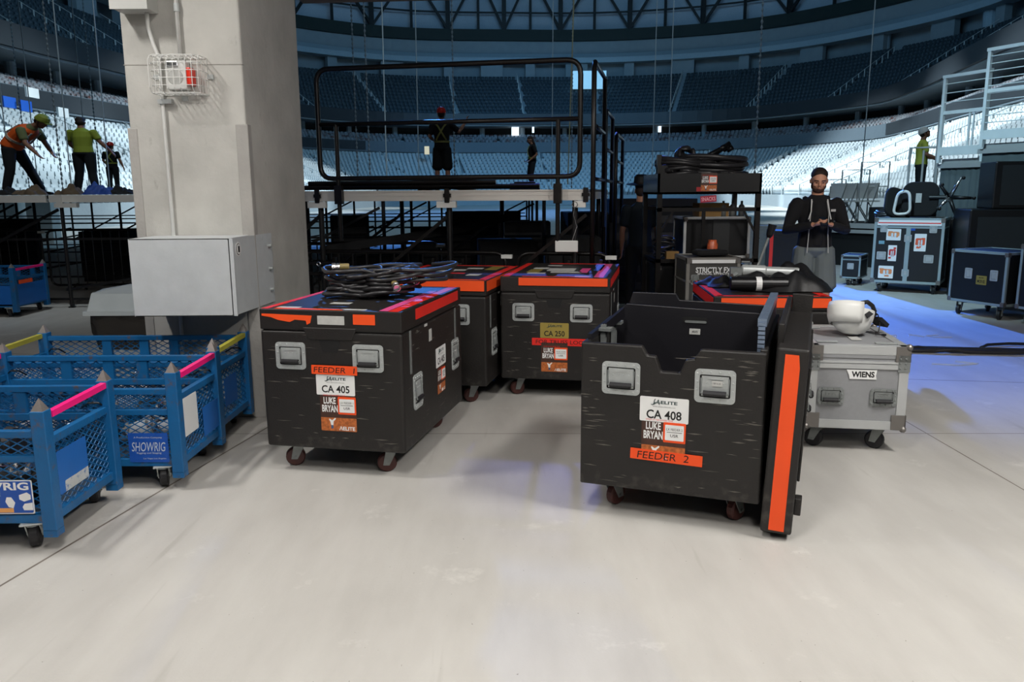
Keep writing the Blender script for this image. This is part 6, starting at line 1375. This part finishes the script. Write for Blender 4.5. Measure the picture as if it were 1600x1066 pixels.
person('small distant worker in black with red helmet and crossed harness, left of the pillar', (-11.3, 23.2, 1.545), R(175),
       dict(le=(-.27, .02, 1.18), lw=(-.3, -.08, .95), re=(.27, -.02, 1.17), rw=(.25, -.18, 1.02)), M_cloth, M_jean, helmet=M_red, harness=M_lime, skin=M_skin, scale=.82, girth=1.15)
person('worker in black shorts, red helmet and crossed harness raising one arm on the stage', (-.97, 11.6, 1.545), R(178),
       dict(le=(-.36, -.12, 1.28), lw=(-.5, -.2, 1.5), lhand=(-.3, -.1, 1), re=(.26, .0, 1.18), rw=(.2, -.2, 1.12), hd=(.0, -.0, 1.64)), M_cloth, M_cloth, helmet=M_red, harness=mat('harness_tan', '8f8a4a', .7), shorts=True, skin=M_skin, scale=.66, sleeve='short')
person('woman with long hair, dark clothes and a lime harness walking on the stage', (.42, 16.2, 1.545), R(-80),
       dict(hd=(.0, -.06, 1.62), le=(-.24, .1, 1.17), lw=(-.2, -.1, 1.02), re=(.24, .1, 1.17), rw=(.2, -.1, 1.0), lk=(-.1, -.08, .52), la=(-.1, .12, .1), rk=(.1, -.05, .5)), M_cloth, M_jean, harness=M_lime, long_hair=True, skin=M_skind, scale=.62, sleeve='short', head_dir=(0, -.9, -.4))
person('person in a dark shirt and cowboy hat seen from behind beside the cable cart', (1.53, 9.6, 0), R(170), dict(), mat('shirt_dark', '17222a', .8), M_jean, cap_hat=mat('hat_black', '101418', .6), skin=M_skin, scale=.95, girth=.9, sleeve='short')
person('worker in a yellow shirt and white helmet looking up beside the right riser', (8.12, 16.2, 1.2), R(75), dict(hd=(0, -.02, 1.65), re=(.24, -.05, 1.17), rw=(.2, -.25, 1.1), le=(-.24, -.05, 1.17), lw=(-.2, -.25, 1.1)), mat('shirt_yellow', 'b9c04a', .8), M_jean, helmet=M_whm, skin=M_skind, scale=.87, head_dir=(0, -.85, .45))
b = MB(); b.box(-.7, .7, -.6, .6, 0, 1.2); item('black_riser', 'black box platform under the worker in the yellow shirt', 'platform', (8.2, 16.3, 0), b, M_blk, .2, bevel=.01)
# lumps on the left stage edge
for i, (x, y, w_, h_, m_, lab) in enumerate(((20, 12.2, .5, .13, M_cloth, 'black and tan cable heap at the left frame edge of the stage'), (50, 12.2, .45, .16, mat('sand_bag', '5a4a38', .9), 'brown sandbag between the legs of the orange-vested worker'), (110, 12.2, .35, .17, mat('sand_bag', '5a4a38', .9), 'brown bag to the right of the lime-shirted worker'), (158, 12.2, .5, .2, mat('bag_blue', '1c3f8a', .7), 'blue and black bag on the stage near the pillar'), (192, 12.2, .4, .15, M_cloth, 'black bag on the stage touching the pillar outline'))):
    p = at(x, 305, y); o = cloth('equipment_bag', lab, Matrix.Translation((p.x, y, 1.547)), w_ * .9, .4, h_ * 1.0, i + 30, m_); o['category'] = 'bag'
for i in range(2):
    p = at((18, 68)[i], 340, 26); 
    b = MB(); b.box(-.38, .38, -.3, .3, 0, 1.4); item('white_cabinet', 'white cabinet seen beneath the left stage, %s' % ('at the frame edge' if i == 0 else 'next to the orange-clad legs'), 'cabinet', (p.x, 26, 0), b, M_whm, .1, 'white cabinets behind the stage', bevel=.02)

# ================================================================== separate loose pieces of repeated parts into parts of their own
SPLIT = {'headband', 'brace', 'post', 'gate_stile', 'leg_bracket', 'foot', 'divider_track', 'latch_pin', 'legs', 'mounting_tab', 'pipe_strap', 'bolt', 'front_rail', 'back_rail', 'side_rail', 'edge_beam', 'shelf', 'pin_ring', 'gate_bar', 'strut', 'hinge_wall', 'edge_latch', 'torn_sticker', 'lid_flange', 'mid_rail', 'leg_coupler', 'rail', 'cross_bar'}
RENAME = {'legs': 'leg'}
def split_loose(o):
    me = o.data; n = len(me.vertices); par = list(range(n))
    def find(a):
        while par[a] != a: par[a] = par[par[a]]; a = par[a]
        return a
    for p in me.polygons:
        v = list(p.vertices); a = find(v[0])
        for w_ in v[1:]: par[find(w_)] = a
    groups = {}
    for p in me.polygons: groups.setdefault(find(p.vertices[0]), []).append(p)
    base = o.name.split('.')[0]
    if len(groups) < 2 or len(groups) > 40: return
    for g in groups.values():
        idx = {}; vs = []; fs = []
        for p in g:
            f = []
            for v in p.vertices:
                if v not in idx: idx[v] = len(vs); vs.append(tuple(me.vertices[v].co))
                f.append(idx[v])
            fs.append(f)
        m2 = bpy.data.meshes.new(base); m2.from_pydata(vs, [], fs); m2.materials.append(me.materials[0])
        if g[0].use_smooth: m2.polygons.foreach_set('use_smooth', [True] * len(fs))
        q = o.copy(); q.data = m2; q.name = RENAME.get(base, base); COL.objects.link(q)
    bpy.data.objects.remove(o)
for o in [o for o in SC.objects if o.type == 'MESH' and o.parent and o.name.split('.')[0] in SPLIT and not o.children]:
    if o.parent.name.startswith('main_stage'): continue
    split_loose(o)
